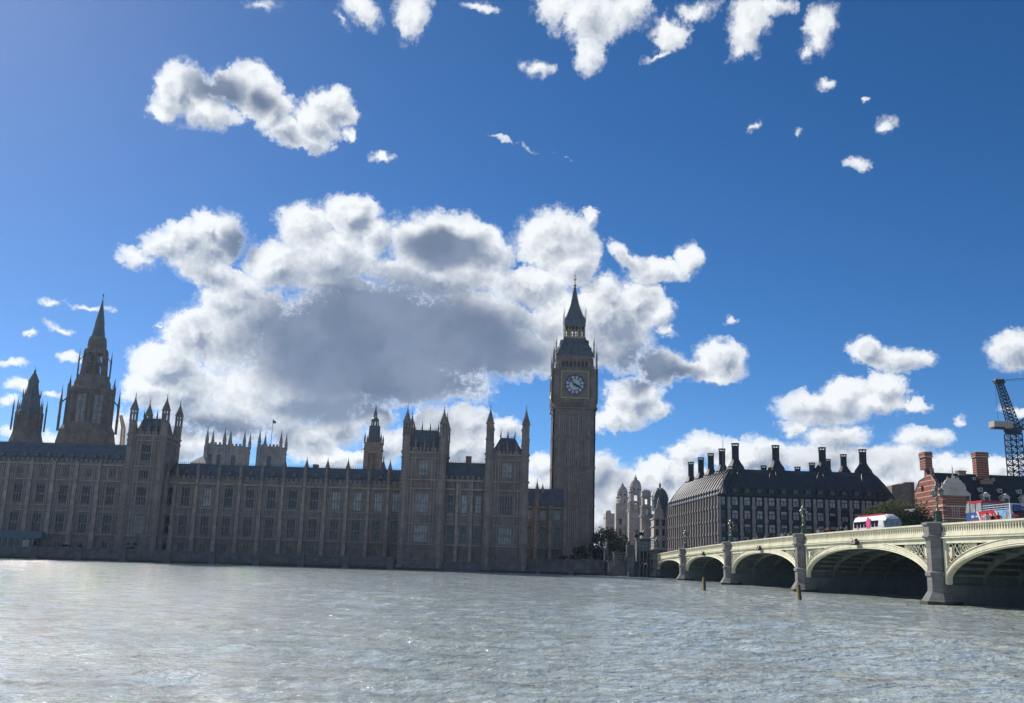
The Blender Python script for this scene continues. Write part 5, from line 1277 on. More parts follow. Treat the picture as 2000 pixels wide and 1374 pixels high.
# ------------------------------------------------------------------ striped brick building
def brick():
    global brick_t
    t = brick_t = thing('brick_building', 'red brick building with pale stone bands, steep dark roof and tall striped chimneys', 'building', (125, 262, 2.6))
    X, Y = 116.3, 262.0; Yb = 281.5; ze = 21.6
    zc = 23.4
    sk = (AX(1787, 960, Yb)-X)/(Yb-Y)                      # the side wall runs back in line with the street
    SM = Matrix(((sk, 1, 0, X), (1, 0, 0, Y), (0, 0, 1, 0), (0, 0, 0, 1)))
    D = Yb-Y
    mb = MB(SM); zl = AZ(1788, 962, Yb); zr_ = AZ(1834, 965, 264)
    za = AZ(1810, 916, 272); um = D*.46
    pts = [(0, 2.6), (D, 2.6), (D, zl), (D*.80, zl+3.0), (um+2.3, za-2.3), (um+1.9, za), (um-1.9, za), (um-2.3, za-2.3), (D*.16, zr_+2.4), (0, zr_-.6)]
    mb.prism(pts, -.02, .9); mb.build('gable_wall', M['brick'], t)
    tr = MB(SM)
    for (p, q) in zip(pts[2:], pts[3:]): tr.tube((p[0], -.05, p[1]), (q[0], -.05, q[1]), .16, .16, 4)
    tr.build('gable_coping', M['cream'], t)
    w = MB(SM); w.box(D*.66, D*.74, -.06, .1, zl-.2, zl+1.4); w.box(D*.30, D*.38, -.06, .1, 12, 14.4); w.build('gable_window', M['glass'], t)
    # main front set back, and projecting bay with domed gable
    mb = MB(); mb.box(X+.6, 166, Y+2.2, Y+14, 2.6, ze); mb.build('wall', M['brickfine'], t)
    mb = MB(); mb.box(X+.905, X+6.4, Y-.01, Y+3, 2.6, zc); mb.build('bay', M['brickfine'], t)
    mb = MB()
    for z in (zc, 17.2, 20.4): mb.box(X-.15, X+6.6, Y-.2, Y+3, z, z+.35)
    mb.box(X+6.6, 166, Y+1.9, Y+2.2, ze-.1, ze+.4); mb.build('cornice', M['cream'], t)
    window(t, X+3.3, 17.9, Y-.06, 2.0, 2.9, 3, (.5,), 'cg', False); window(t, X+3.3, 12.4, Y-.06, 2.0, 3.2, 3, (.5,), 'cg', False); window(t, X+3.3, 8.0, Y-.06, 2.0, 3.2, 3, (.5,), 'cg', False)
    mb = MB(); gp = []
    cx = X+3.2
    for i in range(13): a = math.pi*i/12; gp.append((cx+2.6*math.cos(a), 26.2+1.9*math.sin(a)))
    mb.prism([(cx+3.4, zc+.35), (cx+3.2, 25.6), (cx+2.8, 26.0)]+gp+[(cx-2.8, 26.0), (cx-3.2, 25.6), (cx-3.4, zc+.35)], Y-.15, Y+.6)
    mb.box(cx-3.1, cx+3.1, Y-.3, Y+.2, 25.7, 26.0); mb.build('domed_gable', M['cream'], t)
    window(t, cx, 24.0, Y-.3, 1.9, 1.5, 3, (), 'cg', False)
    mb = MB()
    for sx in (-2.9, -1.4, 0, 1.4, 2.9):
        zt = 26.3+(1.9*math.sqrt(max(0, 1-(sx/2.9)**2))); mb.lathe(cx+sx, Y+.2, [(.28, zt-.4), (.22, zt), (.3, zt+.15), (.05, zt+.5)], 6)
    mb.lathe(cx, Y+.2, [(.3, 28), (.16, 28.6), (.1, 31.0), (.03, 31.6)], 6); mb.build('finial', M['cream'], t)
    # roof
    zr = 30.3; mb = MB()
    xr0, xr1 = X+.8, 150
    mb.add([(X+.9, Y+1.9, ze+.3), (168, Y+1.9, ze+.3), (168, Y+17, ze+.3), (X+.9, Y+17, ze+.3), (X+.92, Y+9, zr), (160, Y+9, zr-.5)], [(0, 1, 5, 4), (2, 3, 4, 5), (1, 2, 5), (3, 0, 4), (0, 3, 2, 1)])
    mb.box(150, 168, Y+9, Y+18, ze, 26)
    r = mb.build('roof', M['darkroof'], t)
    def froof(z): return Y+1.9+(z-ze-.3)*7.1/(zr-ze-.3)
    key = None
    bigd = MB(); bigd.box(-.9, .9, -.9, 1.4, 0, 1.9); bigd.prism([(-1.15, 1.9), (1.15, 1.9), (0, 2.9)], -1.05, 1.4); bm = bigd.mesh('dormer', M['cream']); bg = MB(); bg.quad((-.6, -.93, .25), (.6, -.93, .25), (.6, -.93, 1.6), (-.6, -.93, 1.6)); bgm = bg.mesh('pane', M['glass'])
    smd = MB(); smd.box(-.5, .5, -.5, 1.2, 0, 1.1); sm = smd.mesh('dormer', M['cream']); sg = MB(); sg.quad((-.3, -.52, .2), (.3, -.52, .2), (.3, -.52, .9), (-.3, -.52, .9)); sgm = sg.mesh('pane', M['glass'])
    for (px, py, big) in ((1887, 981, 1), (1925, 983, 1), (1963, 986, 1), (2001, 988, 1), (1878, 958, 0), (1915, 961, 0), (1953, 963, 0), (1991, 965, 0), (1867, 936, 0), (1904, 938, 0), (1941, 940, 0)):
        z = AZ(px, py, 265); y = froof(z); z = AZ(px, py, y); o = place(bm if big else sm, 'dormer', t, (AX(px, py, y), froof(z)+.1, z), sc=None if big else (1 if py > 950 else .7))
        p = bpy.data.objects.new('pane', bgm if big else sgm); C.objects.link(p); p.parent = o
    # chimneys
    for (pa, pb, pt, Yc, zb, d) in ((1801.5, 1820, 884, 271, za-.4, 3.6), (1899, 1926, 884, 271, 28.2, 2.2)):
        x0, x1 = AX(pa, 900, Yc), AX(pb, 900, Yc); zt = AZ((pa+pb)/2, pt, Yc)
        if pa < 1850: x1 = x0+1.9; y0, y1 = Yc-1.9, Yc+1.9
        else: x0 += .5; y0, y1 = Yc-1.2, Yc+1.2
        mb = MB(); mb.box(x0, x1, y0, y1, zb, zt-1.3); mb.box(x0-.15, x1+.15, y0-.15, y1+.15, zt-1.3, zt-.2); mb.box(x0-.02, x1+.02, y0-.02, y1+.02, zt-.2, zt)
        c = mb.build('chimney', M['brickfine'], t)
        mb = MB(); mb.box(x0-.3, x1+.3, y0-.3, y1+.3, zt-1.5, zt-1.3); mb.build('band', M['cream'], c)
        if pa > 1850: mb = MB(); mb.box(x0+.2, x1+.3, y0-1.2, y1, zb-2.6, zb+.2); mb.lathe((x0+x1)/2+.3, y0-1.2, [(1.0, zb+.1), (.7, zb+.6), (.05, zb+.9)], 8); mb.build('base', M['stoneblock'], c)
    mb = MB(); x0 = AX(1869, 917, 271); mb.box(x0, x0+2, 270, 272, 29.6, 31.0); mb.box(x0-.15, x0+2.15, 269.9, 272.1, 30.7, 30.9); mb.build('chimney', M['stoneblock'], t)
    # second wing at the photo's edge
    t2 = thing('round_turret', 'grey cone-roofed turret of the brick building at the right edge, below the crane', 'turret', (AX(1990, 960, 258), 260, 2.6)); cx = AX(1996, 955, 260)
    mb = MB(); mb.lathe(cx, 260, [(2.6, 2.6), (2.6, 20.5)], 16); mb.build('wall', M['brickfine'], t2); mb = MB(); mb.lathe(cx, 260, [(2.9, 20.5), (2.9, 20.9), (2.6, 21)], 16); mb.build('cornice', M['cream'], t2)
    mb = MB(); mb.lathe(cx, 260, [(3.1, 21), (2.5, 21.6), (1.5, 22.7), (.7, 24.1), (.3, 25.6), (.1, 27.5), (.02, 28.5)], 16); mb.build('roof', M['darkroof'], t2)
brick()
KB = .955                                               # the block stands nearer the river than the offices
brick_t.scale = (KB,)*3; brick_t.location = (125*KB, 262*KB, EYE+(2.6-EYE)*KB)
t = thing('blank_block', 'plain windowless brown building with a red edge between the dark offices and the striped gable', 'building', (AX(1763, 980, 310), 310, 2.6))
x0, x1 = AX(1742, 960, 310), AX(1779, 960, 310); z0, z1 = AZ(1742, 949, 310), AZ(1779, 942, 310)
mb = MB(); mb.prism([(x0, 2.6), (x1, 2.6), (x1, z1), (x0+(x1-x0)*.7, z1-.1), (x0+(x1-x0)*.55, z1-.7), (x0+(x1-x0)*.3, z1-.8), (x0, z0)], 310, 320); mb.build('wall', M['stoneblock'], t)
mb = MB(); mb.box(x1, x1+1.3, 310.2, 320, 2.6, z1); mb.build('edge', M['brickfine'], t)

# ------------------------------------------------------------------ government offices with domed towers
def gov():
    G2 = 'pale stone government offices with domed towers'
    def tower(label, pc, Y, w, ztop, zcor, dome=True, open_=True):
        cx = AX(pc, 1000, Y)+(AX(pc, 945, Y)-AX(pc, 1000, Y))*.5; t = thing('domed_tower' if dome else 'stone_tower', label, 'tower', (cx, Y, 2.6), group=G2); h = w/2
        z0 = 2.6; mb = MB(); zs = [z0, zcor-14, zcor-7, zcor]
        mb.box(cx-h, cx+h, Y, Y+w, z0, zcor-7)
        for k in range(4):
            mb.mtx = Matrix.Translation((cx, Y+h, 0)) @ Matrix.Rotation(k*math.pi/2, 4, 'Z')
            mb.wall(-h*.92, h*.92, zcor-7, zcor-3.6, -h*.92, [(-h*.35, h*.35, zcor-6.6, zcor-4.1)], .7)
            mb.wall(-h*.86, h*.86, zcor-3.6, zcor, -h*.86, [(-h*.34, h*.34, zcor-3.3, zcor-.8)], .7)
            for s in (-1, 1):
                mb.box(*sorted((s*h*.95, s*h*.68)), -h*1.02, -h*.8, zcor-7, zcor-3.9); mb.box(*sorted((s*h*1.03, s*h*.74)), -h*1.08, -h*.9, z0, zcor-7.5)
                mb.box(*sorted((s*h*.45, s*h*.55)), -h*1.02, -h*.8, zcor-7, zcor-3.9)
        mb.mtx = None
        for z, o in ((zcor-20, .25), (zcor-14, .25), (zcor-7.3, .4), (zcor-3.8, .35), (zcor, .3)): mb.box(cx-h-o+(.0 if z < zcor-5 else h*.1), cx+h+o-(.0 if z < zcor-5 else h*.1), Y-o+(.0 if z < zcor-5 else h*.1), Y+w+o, z, z+.35)
        mb.build('wall', M['pale'], t)
        if dome:
            r = h*.82; dz = ztop-zcor; mb = MB()
            mb.lathe(cx, Y+h, [(r, zcor+.35), (r, zcor+dz*.28), (r*1.1, zcor+dz*.3), (r*1.08, zcor+dz*.34)], 12)
            mb.build('drum', M['pale'], t)
            mb = MB()
            for q in range(8): a = q*math.pi/4+.39; mb.tube((cx+(r+.02)*math.cos(a), Y+h+(r+.02)*math.sin(a), zcor+dz*.17), (cx+(r+.12)*math.cos(a), Y+h+(r+.12)*math.sin(a), zcor+dz*.17), .36, .36, 10)
            mb.build('round_window', M['glass'], t)
            mb = MB(); mb.lathe(cx, Y+h, [(r, zcor+dz*.34), (r*.97, zcor+dz*.44), (r*.85, zcor+dz*.55), (r*.6, zcor+dz*.66), (r*.3, zcor+dz*.72), (r*.28, zcor+dz*.82), (r*.12, zcor+dz*.86), (.05, ztop)], 12); mb.build('dome', M['pale'] if open_ else M['copper'], t)
        else:
            mb = MB(); mb.box(cx-h*.9, cx+h*.9, Y+.2, Y+w, zcor+.35, ztop-.6); mb.box(cx-h, cx+h, Y, Y+w, ztop-.6, ztop-.3); mb.tube((cx-h*.6, Y+.5, ztop-.2), (cx+h*.6, Y+.5, ztop-.2), .5, .5, 8); mb.build('attic', M['pale'], t)
        return t
    za = lambda px, py, Y: AZ(px, py, Y)
    tower('farther and lower of the two domed openwork stone towers beside the clock tower trees', 1217, 410, 5.2, za(1217, 940, 410), za(1217, 972, 410))
    tower('nearer and taller of the two domed openwork stone towers', 1243, 385, 5.4, za(1243, 926, 385), za(1243, 962, 385))
    tower('flat-topped pale stone tower between the taller domed tower and the grey dome', 1263, 360, 3.6, za(1263, 958, 360), za(1263, 970, 360), dome=False)
    t = thing('government_building', 'pale stone street front with rows of windows between the stone towers', 'building', (AX(1240, 1040, 370), 372, 2.6), group=G2)
    # street-facing walls run away from the viewer, catching the sun
    mb = MB()
    def run(pxa, Ya, pxb, Yb, zt, wpx):
        xa, xb = AX(pxa, 1050, Ya), AX(pxb, 1050, Yb)
        d = Vector((xb-xa, Yb-Ya, 0)); L = d.length; d /= L
        mt = Matrix(((d.x, d.y, 0, xa), (d.y, -d.x, 0, Ya), (0, 0, 1, 0), (0, 0, 0, 1)))
        if (mt.to_3x3() @ Vector((0, 1, 0))).x < 0: mt = Matrix(((d.x, -d.y, 0, xa), (d.y, d.x, 0, Ya), (0, 0, 1, 0), (0, 0, 0, 1)))
        gl = MB(mt); mb.mtx = mt
        n = max(2, int(L/3.2)); ops = []
        for i in range(n):
            for z in (4.5, 9, 13.2, 17.5, 21.2):
                if z+2.4 < zt-.8: c = L*(i+.5)/n; ops.append((c-.7, c+.7, z, z+2.4))
        mb.wall(0, L, 2.6, zt, 0, ops, .5); mb.box(0, L, .7, 8, 2.6, zt-.01)
        for z in (8, 12.4, 16.7, 20.6, zt-.9, zt-.3): mb.box(-.2, L+.2, -.45, .05, z, z+.3)
        for i in range(n+1): mb.box(L*i/n-.3, L*i/n+.3, -.35, .05, 3, zt-1)
        for o in ops: gl.quad((o[0], .4, o[2]), (o[1], .4, o[2]), (o[1], .4, o[3]), (o[0], .4, o[3]))
        mb.mtx = None; gl.build('window_glazing', M['glass'], t)
    run(1300, 350, 1272, 360, AZ(1275, 1003, 352), 0)
    run(1272, 362, 1254, 384, AZ(1256, 1010, 372), 0)
    run(1236, 390, 1226, 408, AZ(1230, 1025, 400), 0)
    xa = AX(1183, 1000, 430); mb.box(xa, xa+5, 430, 440, 2.6, AZ(1190, 1003, 430)); mb.box(xa-.2, xa+5.2, 429.8, 440, AZ(1190, 1012, 430), AZ(1190, 1010, 430)); mb.lathe(xa+1.3, 431.3, [(1.2, AZ(1190, 1003, 430)), (1.2, AZ(1187, 999, 430)), (.8, AZ(1187, 997, 430))], 8)
    mb.box(xa+5, AX(1212, 1010, 430), 432, 440, 2.6, AZ(1200, 1007, 430))
    mb.build('wall', M['pale'], t); mb = MB()
    # linking front between the towers
    xa, xb, zt = AX(1204, 1010, 399), AX(1266, 1010, 399), AZ(1235, 985, 399); ops = []
    n = int((xb-xa)/2.6)
    for i in range(n):
        for z in (6, 10.2, 14.4, 18.4):
            c = xa+(xb-xa)*(i+.5)/n; ops.append((c-.6, c+.6, z, z+2.4))
    mb.wall(xa, xb, 2.6, zt, 399, ops, .5); mb.box(xa+.01, xb-.01, 399.7, 406, 2.6, zt-.01)
    for z in (9, 13.3, 17.4, 21.6, zt-.3): mb.box(xa-.2, xb+.2, 398.6, 399.05, z, z+.35)
    for i in range(n+1): x = xa+(xb-xa)*i/n; mb.box(x-.25, x+.25, 398.7, 399.05, 4, zt)
    for i in range(3): x = xa+(xb-xa)*(i+.5)/3; mb.lathe(x, 402, [(1.3, zt), (1.3, zt+1.2), (1.0, zt+1.9), (.3, zt+2.6), (.05, zt+3.4)], 8)
    gl = MB()
    for o in ops: gl.quad((o[0], 399.4, o[2]), (o[1], 399.4, o[2]), (o[1], 399.4, o[3]), (o[0], 399.4, o[3]))
    gl.build('window_glazing', M['glass'], t)
    mb.build('wall', M['pale'], t)
    # corner building with grey dome beside the dark offices
    t = thing('domed_building', 'cream corner building with a big grey dome, pressed against the dark offices', 'building', (AX(1290, 1000, 349), 349, 2.6), group=G2)
    Y = 349.5; xa, xb = AX(1277, 1010, Y), AX(1306, 1010, Y); zt = AZ(1288, 1012, Y)
    ops = [(xa+.6+2.2*i, xa+1.9+2.2*i, z, z+2.3) for i in range(2) for z in (5, 9, 13, 16.4)]
    mb = MB(); mb.wall(xa, xb, 2.6, zt, Y, ops, .5); mb.box(xa+.01, xb, Y+.7, Y+9, 2.6, zt-.02); mb.quad((xa, Y, 2.6), (xa, Y+9, 2.6), (xa, Y+9, zt), (xa, Y, zt))
    for z in (8.2, 12.3, 16, zt-.5): mb.box(xa-.35, xb, Y-.35, Y+9, z, z+.3)
    zg = AZ(1283, 972, Y); mb.prism([(xa, zt), (xa+3.6, zt), (xa+3.2, zt+3), (xa+2.6, zt+3.4), (xa+2.1, zg-1), (xa+1.8, zg), (xa+1.4, zg-1), (xa+1, zt+3.4), (xa+.3, zt+3)], Y-.1, Y+.6); mb.build('wall', M['pale'], t)
    mb = MB()
    for o in ops: mb.quad((o[0], Y+.4, o[2]), (o[1], Y+.4, o[2]), (o[1], Y+.4, o[3]), (o[0], Y+.4, o[3]))
    mb.build('window_glazing', M['glass'], t)
    cx = AX(1289, 975, Y+4); r = 2.9; z0 = AZ(1289, 977, Y+4)
    mb = MB(); mb.tbox(xa+3.2, xb, Y, Y+8, zt, z0, .6, 1.5); mb.lathe(cx, Y+4, [(r, z0-4), (r, z0-.3), (r*1.08, z0-.2), (r*1.06, z0), (r*.97, z0+1.4), (r*.78, z0+2.8), (r*.5, z0+3.8), (r*.2, z0+4.3), (.35, z0+4.4), (.35, z0+5.4), (.5, z0+5.5), (.1, z0+6.1), (.03, z0+6.9)], 14)
    for q in range(8):
        a = q*math.pi/4
        for (r0, h0), (r1, h1) in zip([(r*1.05, 0), (r*.97, 1.4), (r*.78, 2.8), (r*.5, 3.8)], [(r*.97, 1.4), (r*.78, 2.8), (r*.5, 3.8), (r*.2, 4.3)]): mb.tube((cx+r0*math.cos(a), Y+4+r0*math.sin(a), z0+h0), (cx+r1*math.cos(a), Y+4+r1*math.sin(a), z0+h1), .09, .09, 4)
    mb.build('dome', M['copper'], t)
gov()

# ------------------------------------------------------------------ cranes
def lattice(mb, p0, p1, w0, w1, n, r, up=Vector((0, 1, 0))):
    p0, p1 = Vector(p0), Vector(p1); d = (p1-p0).normalized(); a = d.cross(up).normalized(); b = d.cross(a).normalized()
    prev = None
    for i in range(n+1):
        k = i/n; c = p0+(p1-p0)*k; w = (w0+(w1-w0)*k)/2
        q = [c+a*w+b*w, c-a*w+b*w, c-a*w-b*w, c+a*w-b*w]
        for j in range(4):
            mb.tube(q[j], q[(j+1) % 4], r*.6, r*.6, 4)
            if prev: mb.tube(prev[j], q[j], r, r, 4); mb.tube(prev[j], q[(j+1) % 4], r*.6, r*.6, 4); mb.tube(prev[(j+1) % 4], q[j], r*.5, r*.5, 4)
        prev = q
def crane():
    Y = 330; t = thing('tower_crane', 'dark blue luffing tower crane with a pale counterweight, at the right edge', 'crane', (AX(1985, 960, Y), Y, 2.6))
    xm = AX(1982, 890, Y); zt = AZ(1982, 848, Y)
    mb = MB(); lattice(mb, (xm+.3, Y, 3), (xm, Y, zt), 4.0, 4.0, 22, .22); mb.build('mast', M['crane'], t)
    mb = MB(); mb.lathe(xm, Y, [(2.4, zt), (2.9, zt+.8), (2.9, zt+1.6)], 12); mb.box(AX(1938, 835, Y), xm+7, Y-1.4, Y+1.4, zt+1.6, zt+2.1); mb.build('slew_platform', M['crane'], t)
    xa, xb = AX(1936.5, 830, Y), AX(1973, 830, Y); mb = MB(); n = 7
    for i in range(n): mb.box(xa+(xb-xa)*i/n, xa+(xb-xa)*(i+1)/n-.08, Y-2, Y+2, zt+2.1-.5*(i > 3), AZ(1950, 824, Y)-.1*(i % 2)); 
    mb.build('counterweight', M['concrete'], t)
    top = (AX(1951, 748, Y), Y, AZ(1951, 746, Y)); mb = MB(); lattice(mb, (AX(1981, 836, Y), Y, zt+2), top, 2.9, 1.7, 13, .17); mb.build('frame', M['crane'], t)
    mb = MB(); mb.box(top[0]-1.6, top[0]+1.8, Y-.9, Y+.9, top[2]-.6, top[2]+.3); mb.box(top[0]-2.4, top[0]+1.2, Y-.2, Y+.2, top[2]-.1, top[2]+.05)
    for q in (-1, 0, 1): mb.tube((top[0]+q, Y-.9, top[2]+.5), (top[0]+q, Y+.9, top[2]+.5), .45, .45, 8)
    mb.build('head', M['crane'], t)
    mb = MB(); lattice(mb, (xm+1, Y, zt+2), (AX(2030, 780, Y), Y, AZ(2030, 800, Y)), 1.7, 1.7, 7, .14); mb.build('jib', M['crane'], t)
    mb = MB(); mb.tube((top[0], Y, top[2]+.4), (AX(2060, 733, Y), Y, AZ(2060, 733, Y)), .07, .07, 4); mb.tube((top[0], Y-.5, top[2]), (AX(2060, 737, Y), Y, AZ(2060, 737, Y)), .05, .05, 4)
    mb.tube((top[0]-1.5, Y, top[2]), (top[0]-1.2, Y, zt+4), .05, .05, 4); mb.tube((top[0]-.4, Y, top[2]), (top[0]+1.2, Y, zt+4), .05, .05, 4); mb.build('cable', M['crane'], t)
    Y = 390; t = thing('distant_crane', 'tiny orange crane arm poking up left of the square palace tower', 'crane', (AX(242, 850, Y), Y, 2.6))
    mb = MB(); lattice(mb, (AX(243, 870, Y), Y, 3), (AX(241, 836, Y), Y, AZ(241, 836, Y)), 1.4, 1.2, 20, .14); mb.build('mast', M['orange'], t)
    mb = MB(); lattice(mb, (AX(241, 836, Y), Y, AZ(241, 836, Y)), (AX(236, 812, Y), Y, AZ(236, 812, Y)), 1.1, .8, 8, .12); mb.build('jib', M['orange'], t)
crane()

# ------------------------------------------------------------------ trees
GT = 'embankment trees right of the dark offices'
tree('broadleaf_tree', 'largest leafy tree, directly behind the white coach', AX(1760, 1010, 252), 252, 2.6, AZ(1765, 972, 252)-2.6, 7.0, 6, 5200, .34, 1, GT)
tree('broadleaf_tree', 'leafy tree with its edge against the dark office windows, left of the largest', AX(1722, 1012, 254), 255, 2.6, AZ(1722, 984, 254)-2.6, 6.0, 5.5, 3800, .33, 2, GT)
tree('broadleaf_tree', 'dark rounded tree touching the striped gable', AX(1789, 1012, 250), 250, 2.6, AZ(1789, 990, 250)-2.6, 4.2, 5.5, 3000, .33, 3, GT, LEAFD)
GT = 'trees by the foot of the clock tower'
tree('broadleaf_tree', 'sunlit green and rust tree between the clock tower and the domed towers', AX(1190, 1045, 300), 300, 2.6, AZ(1190, 1031, 300)-2.6, 4.9, 4.2, 2600, .33, 4, GT)
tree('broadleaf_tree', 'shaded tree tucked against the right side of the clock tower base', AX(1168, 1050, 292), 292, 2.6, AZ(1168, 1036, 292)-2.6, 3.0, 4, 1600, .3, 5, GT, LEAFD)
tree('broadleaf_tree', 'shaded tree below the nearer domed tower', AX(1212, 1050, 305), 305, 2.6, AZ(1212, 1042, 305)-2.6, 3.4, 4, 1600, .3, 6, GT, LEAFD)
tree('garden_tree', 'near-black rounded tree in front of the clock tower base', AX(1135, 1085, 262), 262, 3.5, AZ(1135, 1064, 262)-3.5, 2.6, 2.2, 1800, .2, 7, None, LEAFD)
rnd = random.Random(9)
for i, (px, lb) in enumerate(((1098, 'low dark hedge bush left of the near-black garden tree'), (1112, 'low dark bush touching the near-black garden tree'), (1160, 'low dark bush right of the near-black garden tree'), (1174, 'second low dark bush right of the near-black garden tree'))):
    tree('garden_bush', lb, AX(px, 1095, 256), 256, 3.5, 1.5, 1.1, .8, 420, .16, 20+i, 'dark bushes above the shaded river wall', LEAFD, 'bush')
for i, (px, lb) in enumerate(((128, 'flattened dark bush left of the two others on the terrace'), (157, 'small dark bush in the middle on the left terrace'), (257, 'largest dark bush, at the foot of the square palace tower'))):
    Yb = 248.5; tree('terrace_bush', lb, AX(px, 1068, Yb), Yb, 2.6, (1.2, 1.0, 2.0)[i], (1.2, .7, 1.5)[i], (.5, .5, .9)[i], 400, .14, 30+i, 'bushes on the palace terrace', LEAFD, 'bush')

t = thing('garden_wall', 'dark stone boundary wall and railing behind the trees at the clock tower foot', 'wall', (29, 310, 2.6))
mb = MB(); mb.box(14, 50, 309, 310, 2.6, 7.2); mb.box(13.8, 50, 308.8, 310.2, 7.2, 7.5); mb.build('wall', M['wall'], t)
mb = MB()
for i in range(60): x = 14+.6*i; mb.tube((x, 309.5, 7.5), (x, 309.5, 8.8), .05, .03, 4)
mb.build('railing', M['black'], t)
# ------------------------------------------------------------------ steps, scaffold and statues at the bridge end
t = thing('river_stairs', 'dark stone river stairs and low pier house beside the bridge end', 'pier', (28, 243, 0))
mb = MB(); xa, xb = AX(1187, 1100, 243), AX(1248, 1100, 243); mb.box(xa, xb, 241.5, 246, -1, 3.4); mb.box(xa-.15, xb, 241.4, 246, 3.4, 3.65); mb.box(xa+1.5, xb-1.4, 243, 246, 3.65, 5.6); mb.box(xa+1.3, xb-1.2, 242.8, 246, 5.6, 5.8)
mb.build('wall', M['wall'], t)
mb = MB()
for i in range(9): x = xa+(xb-xa)*i/8; mb.tube((x, 241.5, 3.65), (x, 241.5, 4.7), .035, .035, 4)
for z in (4.2, 4.7): mb.tube((xa, 241.5, z), (xb, 241.5, z), .035, .035, 4)
mb.tube((xb-3.2, 241.4, 5.9), (xa+4, 241.4, 3.7), .1, .1, 4); mb.build('railing', M['steel'], t)
mb = MB(); 
for i in range(3): x = xa+2.0+i*1.6; mb.box(x, x+1.2, 242.95, 243, 4.0, 5.3)
mb.build('window', M['glass'], t)
t = thing('stone_pedestal', 'weathered greenish stone pier with banded top between the river stairs and the scaffold', 'pedestal', (AX(1230, 1100, 241), 241, 0)); cx = AX(1231, 1100, 241)
mb = MB(); mb.box(cx-.9, cx+.9, 240.4, 242.2, -1, 4.6); mb.tbox(cx-1.1, cx+1.1, 240.2, 242.4, 4.6, 5.0, .1, .1)
for z in (5.1, 5.7, 6.3, 6.9): mb.box(cx-.95, cx+.95, 240.4, 242.2, z, z+.35); mb.box(cx-.8, cx+.8, 240.5, 242.1, z+.35, z+.6)
mb.build('shaft', M['wall'], t); mb = MB(); mb.lathe(cx-.6, 240.2, [(.12, -.2), (.12, 1.1)], 6); mb.box(cx-2.9, cx-.6, 240.2, 240.4, .0, .12); mb.build('landing_post', M['white'], t)
t = thing('scaffold', 'dark scaffold tower with decks and handrails beside the first bridge arch', 'scaffold', (AX(1262, 1100, 239.8), 239.8, 0)); xa, xb = AX(1249, 1090, 240), AX(1277, 1090, 240)
mb = MB()
for i in range(5):
    x = xa+(xb-xa)*i/4
    for y in (239.2, 241.6): mb.tube((x, y, -1), (x, y, 8.6), .06, .06, 4)
for z in (2.2, 4.2, 6.2, 7.4, 8.1):
    for y in (239.2, 241.6): mb.tube((xa-.2, y, z), (xb+.2, y, z), .05, .05, 4)
for i in range(4): x = xa+(xb-xa)*i/4; mb.tube((x, 239.2, 2.2), (x+(xb-xa)/4, 239.2, 4.2), .045, .045, 4)
mb.build('poles', M['steel'], t); mb = MB()
for z in (2.1, 4.1, 6.1, 8.6): mb.box(xa-.2, xb+.2, 239, 241.8, z, z+.12)
mb.build('deck', M['wood'], t)
mb = MB(); mb.box(xa+.1, xb-.1, 241.3, 241.5, 2.3, 4.0); mb.box(xa+.1, xb-1.2, 241.3, 241.5, 4.3, 6.0); mb.build('sheeting', M['black'], t)
mb = MB(); 
for x in (xa+1.1, xa+1.5): mb.lathe(x, 239.1, [(.02, 3.0), (.13, 3.05), (.16, 3.15), (.12, 3.3), (.02, 3.34)], 8)
mb.build('work_light', M['white'], t)

# ------------------------------------------------------------------ people
def skin_person(joints, edges):
    me = bpy.data.meshes.new('p'); me.from_pydata([j[0] for j in joints], edges, [])
    o = bpy.data.objects.new('p', me); C.objects.link(o)
    m = o.modifiers.new('s', 'SKIN'); m.use_smooth_shade = True
    sub = o.modifiers.new('u', 'SUBSURF'); sub.levels = 1
    for i, j in enumerate(joints):
        me.skin_vertices[0].data[i].radius = j[1]
    me.skin_vertices[0].data[0].use_root = True
    dg = bpy.context.evaluated_depsgraph_get(); dg.update()
    r = bpy.data.meshes.new_from_object(o.evaluated_get(dg)); bpy.data.objects.remove(o); return r
def person_mesh(pose):
    J = [((0, 0, .95), (.13, .10)), ((0, 0, 1.15), (.125, .10)), ((0, 0, 1.36), (.155, .105)), ((0, 0, 1.48), (.06, .06)), ((0, .0, 1.56), (.07, .08)), ((0, -.01, 1.66), (.078, .095)), ((0, 0, 1.73), (.055, .07))]
    E_ = [(0, 1), (1, 2), (2, 3), (3, 4), (4, 5), (5, 6)]
    for s in (-1, 1):
        st = .16*s if pose else 0
        b = len(J)
        J += [((.09*s, 0, .88), (.095, .10)), ((.10*s, -st*.7, .48), (.06, .065)), ((.10*s, st*1.3, .09), (.042, .045)), ((.11*s, st*1.3-.13, .04), (.04, .035))]
        E_ += [(0, b), (b, b+1), (b+1, b+2), (b+2, b+3)]
        b = len(J)
        if pose == 2 and s == 1: arm = [((.2, 0, 1.38), (.06, .06)), ((.27, -.08, 1.13), (.045, .045)), ((.16, -.28, 1.33), (.034, .034)), ((.13, -.34, 1.40), (.035, .02))]
        else: arm = [((.2*s, 0, 1.38), (.06, .06)), ((.25*s, .02+st*.5, 1.10), (.045, .045)), ((.25*s, -.08-st*.6, .86), (.034, .034)), ((.25*s, -.10-st*.6, .76), (.035, .02))]
        J += arm; E_ += [(2, b), (b, b+1), (b+1, b+2), (b+2, b+3)]
    return skin_person(J, E_)
skin = mat('skin', (.42, .26, .19), .6, .05, 3); hair_c = [mat('dark_hair', (.025, .018, .012), .7, .1, 5), mat('fair_hair', (.22, .14, .06), .7, .1, 5)]
TOPS = {'white': (.62, .62, .62), 'black': (.02, .02, .023), 'red': (.45, .04, .04), 'blue': (.05, .11, .28), 'grey': (.2, .2, .21), 'pink': (.55, .22, .28), 'tan': (.35, .25, .15)}
